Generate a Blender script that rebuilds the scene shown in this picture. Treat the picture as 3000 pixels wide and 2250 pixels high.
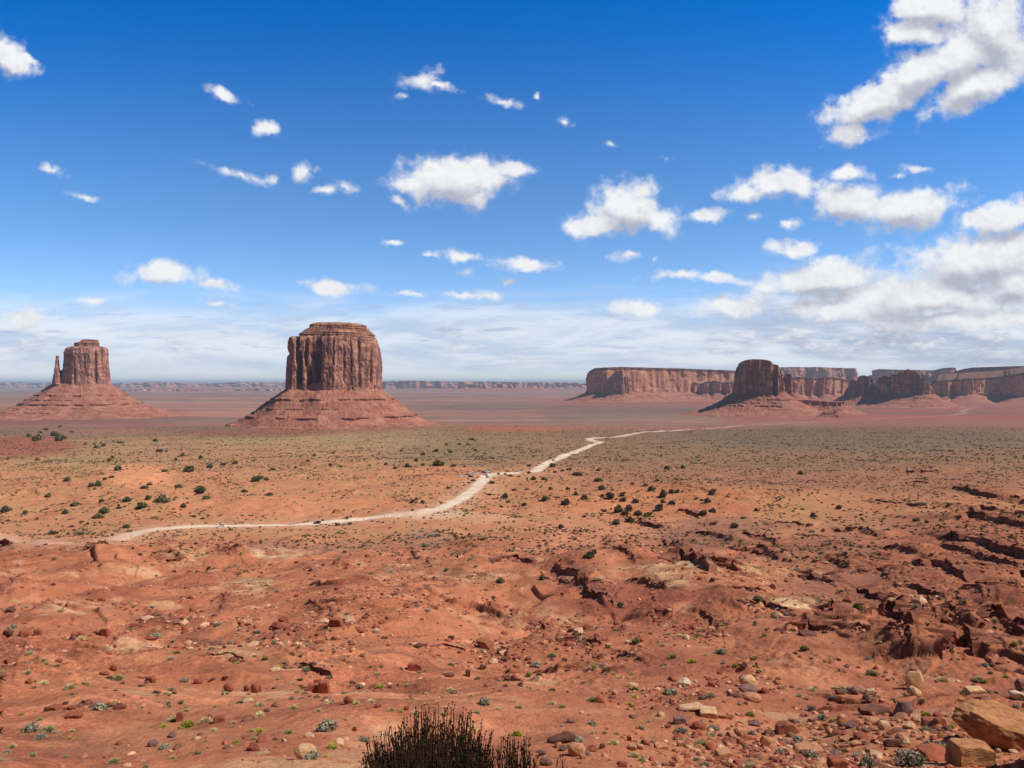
import bpy, math, random
import numpy as np
from mathutils import Vector
R = math.radians
for o in list(bpy.data.objects): bpy.data.objects.remove(o)
SC = bpy.context.scene
COL = SC.collection
random.seed(7); rng = np.random.default_rng(7)
# ---------------------------------------------------------------- camera
cam_d = bpy.data.cameras.new('camera'); cam = bpy.data.objects.new('camera', cam_d); COL.objects.link(cam)
cam.rotation_euler = (R(90), 0, 0); cam_d.sensor_width = 36; cam_d.lens = 26.0
cam_d.clip_start = 0.1; cam_d.clip_end = 300000
SC.camera = cam
SC.view_settings.view_transform = 'Standard'; SC.view_settings.look = 'None'
SC.view_settings.exposure = 0.0; SC.view_settings.gamma = 1
SC.render.resolution_x = 1024; SC.render.resolution_y = 768
SC.cycles.volume_bounces = 0
F, CX, CY = 1597.6, 1106.0, 829.5        # focal length and centre in the measuring frame (2212 wide)
# ---------------------------------------------------------------- sun
SUN_EL, SUN_BACK = R(50), R(9)          # height, and how far behind the right-hand side
sd = Vector((math.cos(SUN_EL)*math.cos(SUN_BACK), -math.cos(SUN_EL)*math.sin(SUN_BACK), math.sin(SUN_EL)))
sl = bpy.data.lights.new('sun', 'SUN'); sl.energy = 4.9; sl.angle = R(0.5); sl.color = (1, .955, .88)
so = bpy.data.objects.new('sun', sl); COL.objects.link(so); so.rotation_euler = sd.to_track_quat('Z', 'Y').to_euler(); so.location = (0, 0, 50)
# ---------------------------------------------------------------- node helpers
class NT:
    def __init__(s, tree): s.t = tree; s.n = tree.nodes; s.l = tree.links
    def set(s, sock, v):
        if v is None: return
        if isinstance(v, bpy.types.NodeSocket): s.l.new(v, sock)
        else: sock.default_value = v
    def new(s, typ, **kw):
        n = s.n.new(typ)
        for k, v in kw.items(): setattr(n, k, v)
        return n
    def math(s, op, a, b=None, c=None, clamp=False):
        n = s.new('ShaderNodeMath', operation=op, use_clamp=clamp)
        for i, v in enumerate((a, b, c)): s.set(n.inputs[i], v)
        return n.outputs[0]
    def vmath(s, op, a, b=None, out=0, scale=None):
        n = s.new('ShaderNodeVectorMath', operation=op); s.set(n.inputs[0], a)
        if b is not None: s.set(n.inputs[1], b)
        if scale is not None: s.set(n.inputs['Scale'], scale)
        return n.outputs[out]
    def noise(s, vec, scale, detail=4, rough=.55, dist=0, out='Fac'):
        n = s.new('ShaderNodeTexNoise'); s.set(n.inputs['Vector'], vec)
        n.inputs['Scale'].default_value = scale; n.inputs['Detail'].default_value = detail
        n.inputs['Roughness'].default_value = rough; n.inputs['Distortion'].default_value = dist
        return n.outputs[out]
    def ramp(s, fac, a0, a1, b0=0., b1=1., smooth=True):
        n = s.new('ShaderNodeMapRange', interpolation_type='SMOOTHSTEP' if smooth else 'LINEAR'); s.set(n.inputs['Value'], fac)
        for k, v in (('From Min', a0), ('From Max', a1), ('To Min', b0), ('To Max', b1)): s.set(n.inputs[k], v)
        return n.outputs[0]
    def mix(s, fac, a, b, mode='MIX'):
        n = s.new('ShaderNodeMix', data_type='RGBA', blend_type=mode)
        s.set(n.inputs[0], fac)
        for k, v in ((6, a), (7, b)):
            if isinstance(v, tuple) and len(v) == 3: v = v + (1,)
            s.set(n.inputs[k], v)
        return n.outputs[2]
    def mapping(s, vec, loc=(0, 0, 0), rot=(0, 0, 0), sc=(1, 1, 1), typ='POINT'):
        n = s.new('ShaderNodeMapping', vector_type=typ); s.set(n.inputs['Vector'], vec)
        n.inputs['Location'].default_value = loc; n.inputs['Rotation'].default_value = rot; n.inputs['Scale'].default_value = sc
        return n.outputs[0]
# ---------------------------------------------------------------- world: physical sky with clouds at infinity
world = bpy.data.worlds.new('World'); SC.world = world; world.use_nodes = True
w = NT(world.node_tree); w.n.clear()
sky = w.new('ShaderNodeTexSky', sky_type='NISHITA'); sky.sun_disc = False
sky.sun_elevation = SUN_EL; sky.sun_rotation = math.atan2(sd.x, sd.y)
sky.altitude = 1600; sky.air_density = 1.0; sky.dust_density = 0.35; sky.ozone_density = 2.5
SKY_STR = 0.1
tc = w.new('ShaderNodeTexCoord').outputs['Generated']
sep = w.new('ShaderNodeSeparateXYZ'); w.set(sep.inputs[0], tc)
ymx = w.math('MAXIMUM', sep.outputs[1], 0.08)
uu = w.math('DIVIDE', sep.outputs[0], ymx); vv = w.math('DIVIDE', sep.outputs[2], ymx)
cmb = w.new('ShaderNodeCombineXYZ'); w.set(cmb.inputs[0], uu); w.set(cmb.inputs[1], vv); P = cmb.outputs[0]
CL = [ # cloud bodies: centre, half width, half height, tilt
(1985,70,75,38,0),(2080,120,150,62,25),(1900,215,120,40,22),(1838,286,58,28,5),(2150,60,110,95,15),(2110,185,125,45,22),(2010,15,95,42,0),(1990,160,120,50,25),
(985,385,118,50,-2),(1100,372,60,19,0),(1020,425,60,24,8),(900,395,58,20,8),
(1360,445,72,52,-10),(1290,487,80,24,0),(1420,475,45,36,0),(1375,408,50,32,0),
(1700,400,95,36,-5),(1965,448,125,44,8),(1830,440,100,44,-12),(1620,415,58,20,5),(1830,380,50,20,0),
(1530,465,44,13,4),(1720,538,58,19,6),(1560,600,60,12,0),(1465,598,60,11,3),(1700,485,17,9,0),
(1780,598,150,40,8),(1585,662,62,30,0),(2120,560,170,75,10),(2165,470,100,30,12),(2000,640,260,42,0),(1830,668,150,26,0),(2080,690,200,24,0),(2190,610,80,30,0),
(908,172,48,22,12),(955,186,34,7,-15),(865,212,18,7,0),(1085,220,30,9,-10),(1160,211,11,9,0),(480,205,42,13,-18),(578,278,26,16,10),(18,125,55,30,-20),(62,122,26,8,-25),
(120,370,28,11,-5),(185,425,32,9,-5),(515,374,50,9,-15),(594,383,13,9,0),(655,368,22,15,-30),(748,402,26,13,-30),(700,408,24,10,0),(860,432,30,9,-20),
(846,519,22,6,0),(933,550,26,8,0),(1008,553,38,12,-5),(1125,572,68,17,0),(1010,588,13,8,0),(350,590,82,26,0),(470,615,40,12,0),(705,618,74,17,-5),(985,638,46,11,0),(1050,636,36,14,0),
(50,690,52,22,-8),(200,650,30,7,0),(468,650,28,9,0),(1218,265,15,8,0),(1323,310,10,6,0),(1440,342,15,8,0),(1375,668,70,18,-5),(1352,550,30,9,0),(1410,566,14,8,0),(1978,362,28,9,-10),(1105,609,14,6,0),(895,638,28,7,0),(1628,468,20,9,0),(1940,378,18,7,20)]
def cloud_density(vec):
    wv = w.vmath('SUBTRACT', w.noise(vec, 14, 5, .62, out='Color'), (.5, .5, .5))
    wv = w.vmath('MULTIPLY', wv, (.055, .034, 0))
    q = w.vmath('ADD', vec, wv)
    acc = None
    for i, (x, y, a, b, rot) in enumerate(CL):
        if i and i % 7 == 0:          # keeps the shader's working set small
            q = w.vmath('ADD', q, w.math('MULTIPLY', acc, 1e-9))
        m = w.mapping(q, ((x-CX)/F, (CY-y)/F, 0), (0, 0, R(rot)), (a*1.12/F, b*1.12/F, 1), 'TEXTURE')
        ln = w.vmath('LENGTH', m, out=1)
        wt = max(.27, min(1.1, math.sqrt(math.sqrt(a*b)/60)))
        d = w.math('MULTIPLY_ADD', ln, -wt, wt)
        acc = d if acc is None else w.math('SMOOTH_MAX', acc, d, .10)
    n1 = w.noise(vec, 34, 8, .58); n2 = w.noise(vec, 13, 4, .5)
    k = w.math('MULTIPLY_ADD', n1, 1.45, -.76)
    k2 = w.math('MULTIPLY_ADD', n2, .9, -.46)
    return w.math('ADD', w.math('ADD', acc, k), k2), acc
dA, mA = cloud_density(P)
dB, mB = cloud_density(w.vmath('ADD', P, (.006, .024, 0)))
alpha = w.ramp(dA, -.12, .46)
wisp = w.math('MULTIPLY', w.math('MULTIPLY', w.ramp(dA, -.30, .10), w.ramp(w.noise(P, 24, 7, .7), .45, .65)), .42)
alpha = w.math('MAXIMUM', alpha, wisp)
P3_ = w.vmath('ADD', P, (.0035, .007, 0))
b1 = w.noise(P, 75, 6, .62); b2_ = w.noise(P3_, 75, 6, .62); bil = w.ramp(w.math('SUBTRACT', b2_, b1), -.22, .22)
g1 = w.noise(P, 20, 3, .5); g2 = w.noise(w.vmath('ADD', P, (.009, .018, 0)), 20, 3, .5); big = w.ramp(w.math('SUBTRACT', g2, g1), -.16, .16)
sh = w.ramp(w.math('SUBTRACT', dB, dA), -.55, .55)
under = w.ramp(w.math('SUBTRACT', mB, mA), -.45, .45)
core = w.ramp(mB, -.15, .9)
t1 = w.math('ADD', w.math('MULTIPLY', sh, .34), w.math('MULTIPLY', bil, .20)); t2_ = w.math('ADD', w.math('MULTIPLY', big, .22), w.math('MULTIPLY', w.math('MULTIPLY', under, core), .62))
sh = w.math('ADD', w.math('ADD', t1, t2_), -.16, clamp=True)
ccol = w.mix(sh, (0.92, 0.93, .955), (.47, .49, .58))
# pale streaky veil and small far cumulus low over the horizon
lowv = w.mapping(P, (0, 0, 0), (0, 0, 0), (2.2, 13, 1))
s1 = w.noise(lowv, 1.6, 8, .62, .5); s1b = w.noise(w.vmath('ADD', lowv, (.03, .22, 0)), 1.6, 8, .62, .5)
env = w.math('MULTIPLY', w.ramp(w.math('ADD', vv, w.math('MULTIPLY_ADD', w.noise(P, 5, 3), .06, -.03)), .15, .07), w.ramp(vv, -.005, .03))
right = w.ramp(uu, .16, .5)
rightup = w.math('MULTIPLY', right, w.math('MULTIPLY', w.ramp(vv, .17, .11), w.ramp(vv, 0., .05)))
env = w.math('MAXIMUM', env, rightup)
veil = w.math('MULTIPLY', w.ramp(w.math('ADD', s1, w.math('MULTIPLY_ADD', rightup, .22, w.math('MULTIPLY', env, .30))), .44, .74), env)
vsh = w.ramp(w.math('SUBTRACT', s1b, s1), -.12, .14)
vcol = w.mix(vsh, (.86, .90, .97), w.mix(right, (.54, .63, .80), (.42, .48, .62)))
def puffs(vec): return w.noise(w.mapping(vec, (3, 1, 0), (0, 0, 0), (9, 24, 1)), 1.5, 9, .64)
s2 = puffs(P); s2b = puffs(w.vmath('ADD', P, (.004, .010, 0)))
pe = w.math('MULTIPLY', w.math('MAXIMUM', w.ramp(vv, .10, .06), w.math('MULTIPLY', right, w.ramp(vv, .17, .12))), w.ramp(vv, .015, .05))
puf = w.math('MULTIPLY', w.ramp(w.math('ADD', s2, w.math('MULTIPLY', right, .05)), .50, .64), pe)
pcol = w.mix(w.ramp(w.math('SUBTRACT', s2b, s2), -.16, .10), (.84, .87, .92), w.mix(right, (.50, .57, .72), (.42, .46, .58)))
s3 = w.noise(w.mapping(P, (5, 2, 0), (0, 0, 0), (8, 60, 1)), 1.5, 6, .55)
lens = w.math('MULTIPLY', w.ramp(s3, .57, .66), w.math('MULTIPLY', w.ramp(vv, .115, .10), w.ramp(vv, .03, .06)))
# colour of the clear sky: the physical sky, deepened as a phone camera records it
SKYCOL = w.vmath('SCALE', sky.outputs[0], scale=SKY_STR)
tint = w.mix(w.ramp(vv, .0, .22, smooth=False), (1.50, 1.50, 1.72), (.76, 1.18, 1.54))
tint = w.mix(w.ramp(vv, .2, .54), tint, (.0, .84, 1.70))
tint2 = (.46, .48, .54)   # same as a strength of 0.05 overhead and behind
SKYCOL = w.mix(1.0, SKYCOL, tint, 'MULTIPLY')
c = w.mix(w.math('MULTIPLY', veil, .85), SKYCOL, vcol)
c = w.mix(w.math('MULTIPLY', puf, .9), c, pcol)
c = w.mix(w.math('MULTIPLY', lens, .7), c, (.46, .55, .74))
c = w.mix(alpha, c, ccol)
bg = w.new('ShaderNodeBackground'); w.set(bg.inputs['Color'], w.vmath('SCALE', c, scale=1/SKY_STR)); bg.inputs['Strength'].default_value = SKY_STR
bg2 = w.new('ShaderNodeBackground'); w.set(bg2.inputs['Color'], w.vmath('SCALE', w.mix(1.0, w.vmath('SCALE', sky.outputs[0], scale=SKY_STR), tint2, 'MULTIPLY'), scale=1/SKY_STR)); bg2.inputs['Strength'].default_value = SKY_STR
# the cloud field occupies the eastern sky; overhead and behind it is clear
inside = w.math('MULTIPLY', w.math('GREATER_THAN', sep.outputs[1], .35), w.math('MULTIPLY', w.math('LESS_THAN', vv, .75), w.math('LESS_THAN', w.math('ABSOLUTE', uu), 1.0)))
inside = w.math('MULTIPLY', inside, w.math('GREATER_THAN', vv, -.06))
ms = w.new('ShaderNodeMixShader'); w.set(ms.inputs[0], inside); w.l.new(bg2.outputs[0], ms.inputs[1]); w.l.new(bg.outputs[0], ms.inputs[2])
wo = w.new('ShaderNodeOutputWorld'); w.set(wo.inputs['Surface'], ms.outputs[0])
world.cycles.sampling_method = 'MANUAL'; world.cycles.sample_map_resolution = 512
HAZE = 2.6e-5
# ---------------------------------------------------------------- tagging and mesh helpers
def tag(o, label=None, cat=None, group=None, kind=None):
    if label: o['label'] = label
    if cat: o['category'] = cat
    if group: o['group'] = group
    if kind: o['kind'] = kind
    return o
def link(name, me, parent=None, loc=None):
    o = bpy.data.objects.new(name, me); COL.objects.link(o)
    if parent: o.parent = parent
    if loc is not None: o.location = loc
    return o
def mesh_np(name, V, Q, mat=None, smooth=True, cols=None):
    """V (n,3); Q (m,k) one polygon size"""
    me = bpy.data.meshes.new(name); V = np.asarray(V, np.float32); Q = np.asarray(Q, np.int32); m, k = Q.shape
    me.vertices.add(len(V)); me.vertices.foreach_set('co', V.ravel())
    me.loops.add(m*k); me.loops.foreach_set('vertex_index', Q.ravel())
    me.polygons.add(m); me.polygons.foreach_set('loop_start', np.arange(m, dtype=np.int32)*k)
    try: me.polygons.foreach_set('loop_total', np.full(m, k, np.int32))
    except Exception: pass
    me.update(calc_edges=True)
    me.polygons.foreach_set('use_smooth', np.full(m, bool(smooth)))
    if cols is not None:
        at = me.color_attributes.new('tone', 'FLOAT_COLOR', 'POINT')
        c4 = np.ones((len(V), 4), np.float32); c4[:, :3] = cols; at.data.foreach_set('color', c4.ravel())
    if mat: me.materials.append(mat)
    return me
def grid_faces(nr, nc, wrap=False):
    i = np.arange(nr-1)[:, None]; j = np.arange(nc if wrap else nc-1)[None]; j2 = (j+1) % nc
    return np.stack([i*nc+j+0*i, i*nc+j2, (i+1)*nc+j2, (i+1)*nc+j+0*i], -1).reshape(-1, 4)
# ---------------------------------------------------------------- noise in numpy
G2 = np.array([(math.cos(a), math.sin(a)) for a in np.arange(16)*math.pi/8])
def _h(ix, iy, s):
    h = (ix.astype(np.int64)*374761393 + iy.astype(np.int64)*668265263 + s*974634777) & 0xffffffff
    h = ((h ^ (h >> 13))*1274126177) & 0xffffffff
    return h ^ (h >> 16)
def pn(x, y, s=0):
    x = np.asarray(x, float); y = np.asarray(y, float)
    ix = np.floor(x); iy = np.floor(y); fx = x-ix; fy = y-iy
    u = fx*fx*fx*(fx*(fx*6-15)+10); v = fy*fy*fy*(fy*(fy*6-15)+10)
    def g(a, b):
        q = G2[_h(ix+a, iy+b, s) & 15]; return q[..., 0]*(fx-a)+q[..., 1]*(fy-b)
    a = g(0, 0); b = g(1, 0); c = g(0, 1); d = g(1, 1)
    return 1.5*((a+(b-a)*u)*(1-v)+(c+(d-c)*u)*v)
def fb(x, y, s=0, o=4, g=.5):
    r = 0; a = 1
    for i in range(o): r = r+a*pn(x*2**i+17.3*i, y*2**i-9.1*i, s+i); a *= g
    return r
def hv(ix, iy, iz, s): return (_h(ix+iz*57, iy+iz*131, s) & 0xffff)/65535.*2-1
def vn3(p, s=0):
    i = np.floor(p); f = p-i; f = f*f*(3-2*f); r = 0
    for a in (0, 1):
        for b in (0, 1):
            for c in (0, 1):
                wgt = (f[:, 0] if a else 1-f[:, 0])*(f[:, 1] if b else 1-f[:, 1])*(f[:, 2] if c else 1-f[:, 2])
                r = r+wgt*hv(i[:, 0]+a, i[:, 1]+b, i[:, 2]+c, s)
    return r
def fb3(p, s=0, o=4, g=.5):
    r = 0; a = 1
    for i in range(o): r = r+a*vn3(p*2**i+i*7.7, s+i); a *= g
    return r
def sstep(a, b, x):
    t = np.clip((x-a)/(b-a), 0, 1); return t*t*(3-2*t)
# ---------------------------------------------------------------- the lie of the land (camera at 0,0,0, looking along +Y)
_yk = np.array([.5, 3, 4, 8, 14, 28, 60, 110, 230, 340, 470, 600, 720, 1100, 1900, 3500, 7000, 20000, 60000, 120000])
_zk = np.array([-1.65, -1.75, -2.7, -5.8, -9.5, -14.6, -26.3, -40.6, -64.5, -79, -90.8, -88, -87.5, -103, -131, -160, -168, -175, -180, -180])
_lt = np.linspace(math.log(.5), math.log(120000), 3000); _zt = np.interp(_lt, np.log(_yk), _zk)
_kk = np.exp(-np.linspace(-2, 2, 91)**2); _kk /= _kk.sum(); _zt = np.convolve(np.pad(_zt, 45, 'edge'), _kk, 'valid')
def base(Y): return np.interp(np.log(np.maximum(Y, .5)), _lt, _zt)
def scr(x, y, z): return CX+F*x/np.maximum(y, .5), CY-F*z/np.maximum(y, .5)
def invbase(vd):      # distance at which the plain profile shows v below the horizon
    Yt = np.exp(_lt); vt = -_zt/Yt*F
    return np.exp(np.interp(-np.asarray(vd, float), -vt, _lt))
def near_road_x(x, y):  # corridor kept smooth for the dirt road
    return np.exp(-((y-455)/45)**2)
def mound(x, y, cx, cy, rx, ry, h, rot=0):
    c, s = math.cos(rot), math.sin(rot); dx = x-cx; dy = y-cy
    a = (dx*c+dy*s)/rx; b = (-dx*s+dy*c)/ry
    return h*np.exp(-(a*a+b*b))
ROAD_D = [[(-30,1158),(20,1166),(100,1172),(200,1170),(280,1157),(350,1143),(420,1138),(478,1137),(600,1135),(700,1130),(800,1121),(900,1111),(950,1101),(985,1085),(1015,1065),(1040,1042),(1052,1030),(1062,1026),(1090,1023),(1112,1022)],
 [(1148,1020),(1170,1008),(1190,998),(1215,986),(1240,978),(1262,969),(1280,961),(1297,955),(1280,953),(1273,949),(1290,947),(1340,943),(1375,936),(1420,933),(1500,927),(1600,920),(1700,915)],
 [(1700,915),(1760,911),(1850,907),(1960,902),(2040,898),(2085,893),(2078,889),(2090,884),(2108,880)],
 [(900,1108),(960,1110),(1040,1112),(1120,1122)]]
def h_soft(x, y):
    """undulating ground without ledges"""
    x = np.asarray(x, float); y = np.asarray(y, float); Y = np.maximum(y, .5)
    z = base(Y)
    for lam, A, s in ((420, 5.5, 1), (150, 5., 2), (75, 5.2, 3), (38, 3.3, 4), (19, 1.6, 5), (9, .7, 6)):
        m = sstep(lam*.7, lam*1.8, Y)*sstep(60000, 9000, Y)
        if lam < 200: m = m*(1-.85*near_road_x(x, y))*(1-.55*sstep(480, 620, Y))
        else: m = m*.55*(1-.8*near_road_x(x, y))
        if lam < 30: m = m*(1-sstep(1500, 4000, Y))
        if lam < 100: m = m*(1-.5*sstep(.26, .45, x/Y)*sstep(110, 170, Y))
        n = pn(x/lam+3.1*s, y/lam-1.7*s, s)
        if lam in (75, 38, 19): wx = .35*pn(x/lam*.5, y/lam*.5, s+30); n = .4*n+.6*(1.5*np.abs(pn(x/lam*.75-s+wx, y/lam*.75+s, s+20))-.35)
        if lam in (75, 38): m = m*(1+.5*sstep(90, 140, Y)*(1-sstep(330, 400, Y))*(1-sstep(.25, .4, x/Y)))
        z = z+A*m*n
    # named hills and dunes
    z = z+mound(x, y, -330, 640, 85, 60, 9, .3)+mound(x, y, 175, 600, 120, 70, 8.5, -.25)
    z = z+mound(x, y, 95, 500, 60, 28, 3, 0)+mound(x, y, 300, 420, 90, 60, 9, -.9)
    z = z+mound(x, y, -20, 700, 60, 30, 4)
    z = z+mound(x, y, 140, 215, 38, 26, 6, -.6)+mound(x, y, 115, 148, 22, 12, 3.2, .5)+mound(x, y, 88, 128, 9, 14, 3.2, .1)
    z = z+mound(x, y, -288, 400, 14, 10, 5)+mound(x, y, 40, 260, 55, 26, 4.5, -.3)+mound(x, y, -60, 240, 60, 30, 4, .3)
    z = z+mound(x, y, -586, 2440, 420, 330, 13)+mound(x, y, -2060, 3570, 560, 430, 13)
    return z
def march(dx, dy, hf, y0=9., y1=12000., n=1400):
    dx = np.asarray(dx, float).ravel(); dy = np.asarray(dy, float).ravel()
    Y = np.exp(np.linspace(math.log(y0), math.log(y1), n))[:, None]
    U = ((dx-CX)/F)[None]; V = ((dy-CY)/F)[None]
    below = (-V*Y) < hf(U*Y, Y+0*U)
    k = np.argmax(below, 0); k = np.where(below.any(0), k, n-1)
    yy = Y[k, 0]; return U[0]*yy, yy
# ledges: thin sandstone scarps, drop side toward the lower left
LEDGE_D = [([(1955,1022),(2000,1024),(2035,1024)],3),([(1965,1042),(2010,1046)],1.5),([(2060,1058),(2120,1072),(2212,1090),(2260,1098)],4.5),([(2080,1105),(2120,1103),(2170,1112),(2230,1122)],4),
([(2062,1128),(2100,1120),(2150,1132),(2230,1145)],4.5),([(2025,1168),(2055,1166),(2105,1180),(2155,1202),(2230,1232)],5),([(2035,1182),(2085,1196),(2130,1216),(2212,1250)],3),
([(1912,1186),(1950,1194),(1985,1206)],3),([(1952,1230),(1990,1234),(2050,1250),(2105,1268)],3.5),([(1785,1213),(1815,1222),(1845,1236)],2.5),
([(1858,1282),(1890,1296),(1940,1318),(2005,1350)],3.2),([(1952,1275),(1990,1287),(2040,1302),(2090,1320),(2135,1350)],2.6),([(2100,1220),(2160,1240),(2230,1262)],2.5),
([(1440,1222),(1470,1218),(1515,1228),(1570,1236),(1605,1250)],3.2),([(1378,1130),(1400,1138),(1440,1144)],3),([(1460,1110),(1490,1112),(1520,1124)],3),([(1428,1172),(1460,1180),(1475,1192)],2),
([(1520,1134),(1550,1136)],2),([(1650,1135),(1700,1136),(1760,1140)],2.2),([(1640,1195),(1670,1208),(1690,1214)],2.8),([(1330,1195),(1355,1205),(1380,1225)],1.5),
([(1178,1228),(1205,1230),(1215,1245),(1255,1258),(1265,1280),(1300,1300),(1318,1325)],2.6),([(1200,1255),(1250,1270),(1310,1290)],1.2),([(1395,1345),(1415,1332),(1450,1334)],2.2),([(1485,1325),(1520,1332),(1545,1350),(1560,1375)],1.8),
([(1878,1362),(1900,1340),(1935,1348),(1970,1368),(2000,1376)],2.6),([(1835,1390),(1865,1390),(1890,1396)],1.6),([(1915,1405),(1950,1408)],1.6),([(2030,1440),(2065,1412),(2095,1405),(2120,1430)],3.2),([(2120,1385),(2150,1365),(2195,1380),(2230,1395)],2.8),([(2010,1368),(2050,1362),(2085,1372)],1.6),([(1930,1420),(1960,1412),(1975,1435)],1.2),
([(-20,1180),(20,1182),(44,1178)],4),([(188,1180),(200,1190),(232,1183)],4),([(472,1188),(495,1192),(516,1200)],2.6),([(-10,1290),(20,1270),(60,1258)],2),([(55,1330),(90,1315),(118,1305)],1.6),
([(0,1388),(40,1398),(90,1402),(130,1398),(172,1390)],1.5),([(240,1402),(270,1378),(310,1345),(360,1325)],1.1),([(460,1350),(480,1318),(492,1290)],1.2),([(340,1215),(380,1222),(400,1212)],1.6),([(100,1285),(140,1270),(175,1262)],1.2),
([(600,1178),(640,1162)],1.5),([(850,1230),(870,1200),(890,1190),(930,1222)],1.3),([(850,1298),(900,1288),(960,1280),(1005,1272)],1.7),([(870,1268),(940,1262),(1000,1262)],1.),([(920,1306),(960,1302),(985,1294)],1.2),([(870,1338),(910,1322),(945,1318)],1.2),
([(700,1290),(760,1262),(830,1255)],.8),([(680,1300),(710,1330),(760,1370)],.9),([(700,1380),(715,1350)],1.1),([(1040,1300),(1070,1310),(1060,1340)],1.),([(1085,1360),(1110,1345),(1150,1340)],1.),([(1290,1365),(1330,1350),(1350,1375)],.8),([(1100,1415),(1140,1400),(1175,1372)],1.2),([(0,1480),(18,1455),(26,1440)],1.4),
([(1130,1380),(1170,1362),(1240,1374)],1.5),([(1205,1402),(1255,1390),(1305,1404)],1.4),([(1350,1275),(1400,1268),(1445,1282)],1.8),([(1600,1330),(1650,1318),(1720,1338)],1.8),([(1560,1288),(1610,1280),(1650,1290)],1.6),
([(1690,1380),(1740,1366),(1800,1384)],1.8),([(1760,1330),(1800,1322),(1860,1345)],1.8),([(1480,1160),(1530,1158),(1590,1172)],2.6),([(1600,1165),(1650,1168),(1690,1182)],2.4),([(1700,1255),(1750,1250),(1800,1268)],2.4),([(1560,1195),(1610,1192),(1650,1204)],2.),([(1800,1150),(1860,1150),(1905,1164)],2.8),([(1880,1090),(1950,1094),(2010,1100)],2.8),
([(1840,1240),(1880,1246),(1930,1268)],2.8),([(1990,1310),(2040,1326),(2080,1350)],2.4),([(2090,1290),(2150,1306),(2212,1334)],2.8),([(1060,1222),(1110,1214),(1160,1222)],1.6),([(1290,1432),(1340,1420),(1390,1432)],1.2),([(990,1345),(1030,1338),(1080,1350)],1.2),([(560,1400),(600,1370),(640,1372)],.8),([(640,1445),(690,1452),(720,1470)],.9),([(180,1520),(225,1530),(265,1535)],.5),([(900,1405),(960,1400),(1010,1410)],.8),([(440,1425),(500,1418),(530,1432)],.6)]
LEDGES = []
for pts, H in LEDGE_D:
    px, py = march([p[0] for p in pts], [p[1] for p in pts], h_soft)
    LEDGES.append((np.stack([px, py], 1), H))
def seg_dist(x, y, pl):
    """signed distance to a polyline (positive on the far side) and fraction along it"""
    best = np.full(x.shape, 1e9); sg = np.zeros(x.shape); fr = np.zeros(x.shape)
    L = np.hypot(*(pl[1:]-pl[:-1]).T); T = max(L.sum(), 1e-6); acc = 0
    chord = pl[-1]-pl[0]; n0 = np.array([-chord[1], chord[0]]); 
    if n0@np.array([.75, .66]) < 0: flip = -1
    else: flip = 1
    for i in range(len(L)):
        a = pl[i]; d = pl[i+1]-a; l2 = d@d+1e-9
        t = np.clip(((x-a[0])*d[0]+(y-a[1])*d[1])/l2, 0, 1)
        qx = x-(a[0]+t*d[0]); qy = y-(a[1]+t*d[1]); D = np.hypot(qx, qy)
        m = D < best; best = np.where(m, D, best)
        cr = flip*(d[0]*qy-d[1]*qx); sg = np.where(m, np.sign(cr), sg); fr = np.where(m, (acc+t*L[i])/T, fr); acc += L[i]
    return best*np.where(sg == 0, 1, sg), fr
def h_ledges(x, y):
    z = np.zeros(x.shape); NEARL = np.zeros(x.shape); wob = fb(x/13., y/13., 41, 3, .42)
    for pl, H in LEDGES:
        H = H*(.68 if pl[:, 1].mean() < 210 else 1.0); Lb = 5.5*H+4; m = (x > pl[:, 0].min()-4*Lb) & (x < pl[:, 0].max()+4*Lb) & (y > pl[:, 1].min()-4*Lb) & (y < pl[:, 1].max()+4*Lb)
        if not m.any(): continue
        xm = x[m]; ym = y[m]; d, fr = seg_dist(xm, ym, pl)
        d = d+wob[m]*min(1.6, H*.75)
        endf = np.exp(-np.maximum(0, np.abs(d))*0)*np.minimum(1, .25+2.6*np.sqrt(np.clip(fr*(1-fr), 0, 1)))
        wd = np.maximum(.35, .0070*ym); w2_ = wob[m]*.8*min(1.5, H*.5); wd = wd*.8; stp_ = .74*sstep(-1, 0, d/wd)+.26*sstep(-1, 0, (d-1.3*H-.5*w2_)/wd); prof = stp_*np.exp(-np.maximum(d-1.3*H, 0)/Lb)+(1-stp_)*.2*np.exp(-np.abs(d)/(1.6*H))
        # lateral fade where the point lies beyond the ends
        bey = np.hypot(xm-np.clip(xm, pl[:, 0].min(), pl[:, 0].max()), ym-np.clip(ym, pl[:, 1].min(), pl[:, 1].max()))
        prof = prof*np.exp(-(bey/(Lb*1.2))**2)
        z[m] += H*endf*prof; NEARL[m] = np.maximum(NEARL[m], np.exp(-np.abs(d)/(2.2*H))*endf*np.exp(-(bey/(Lb*.8))**2))
    z += NEARL*(.35*np.maximum(-.2, fb(x/6., y/6., 45, 3, .5)))
    return z
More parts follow.
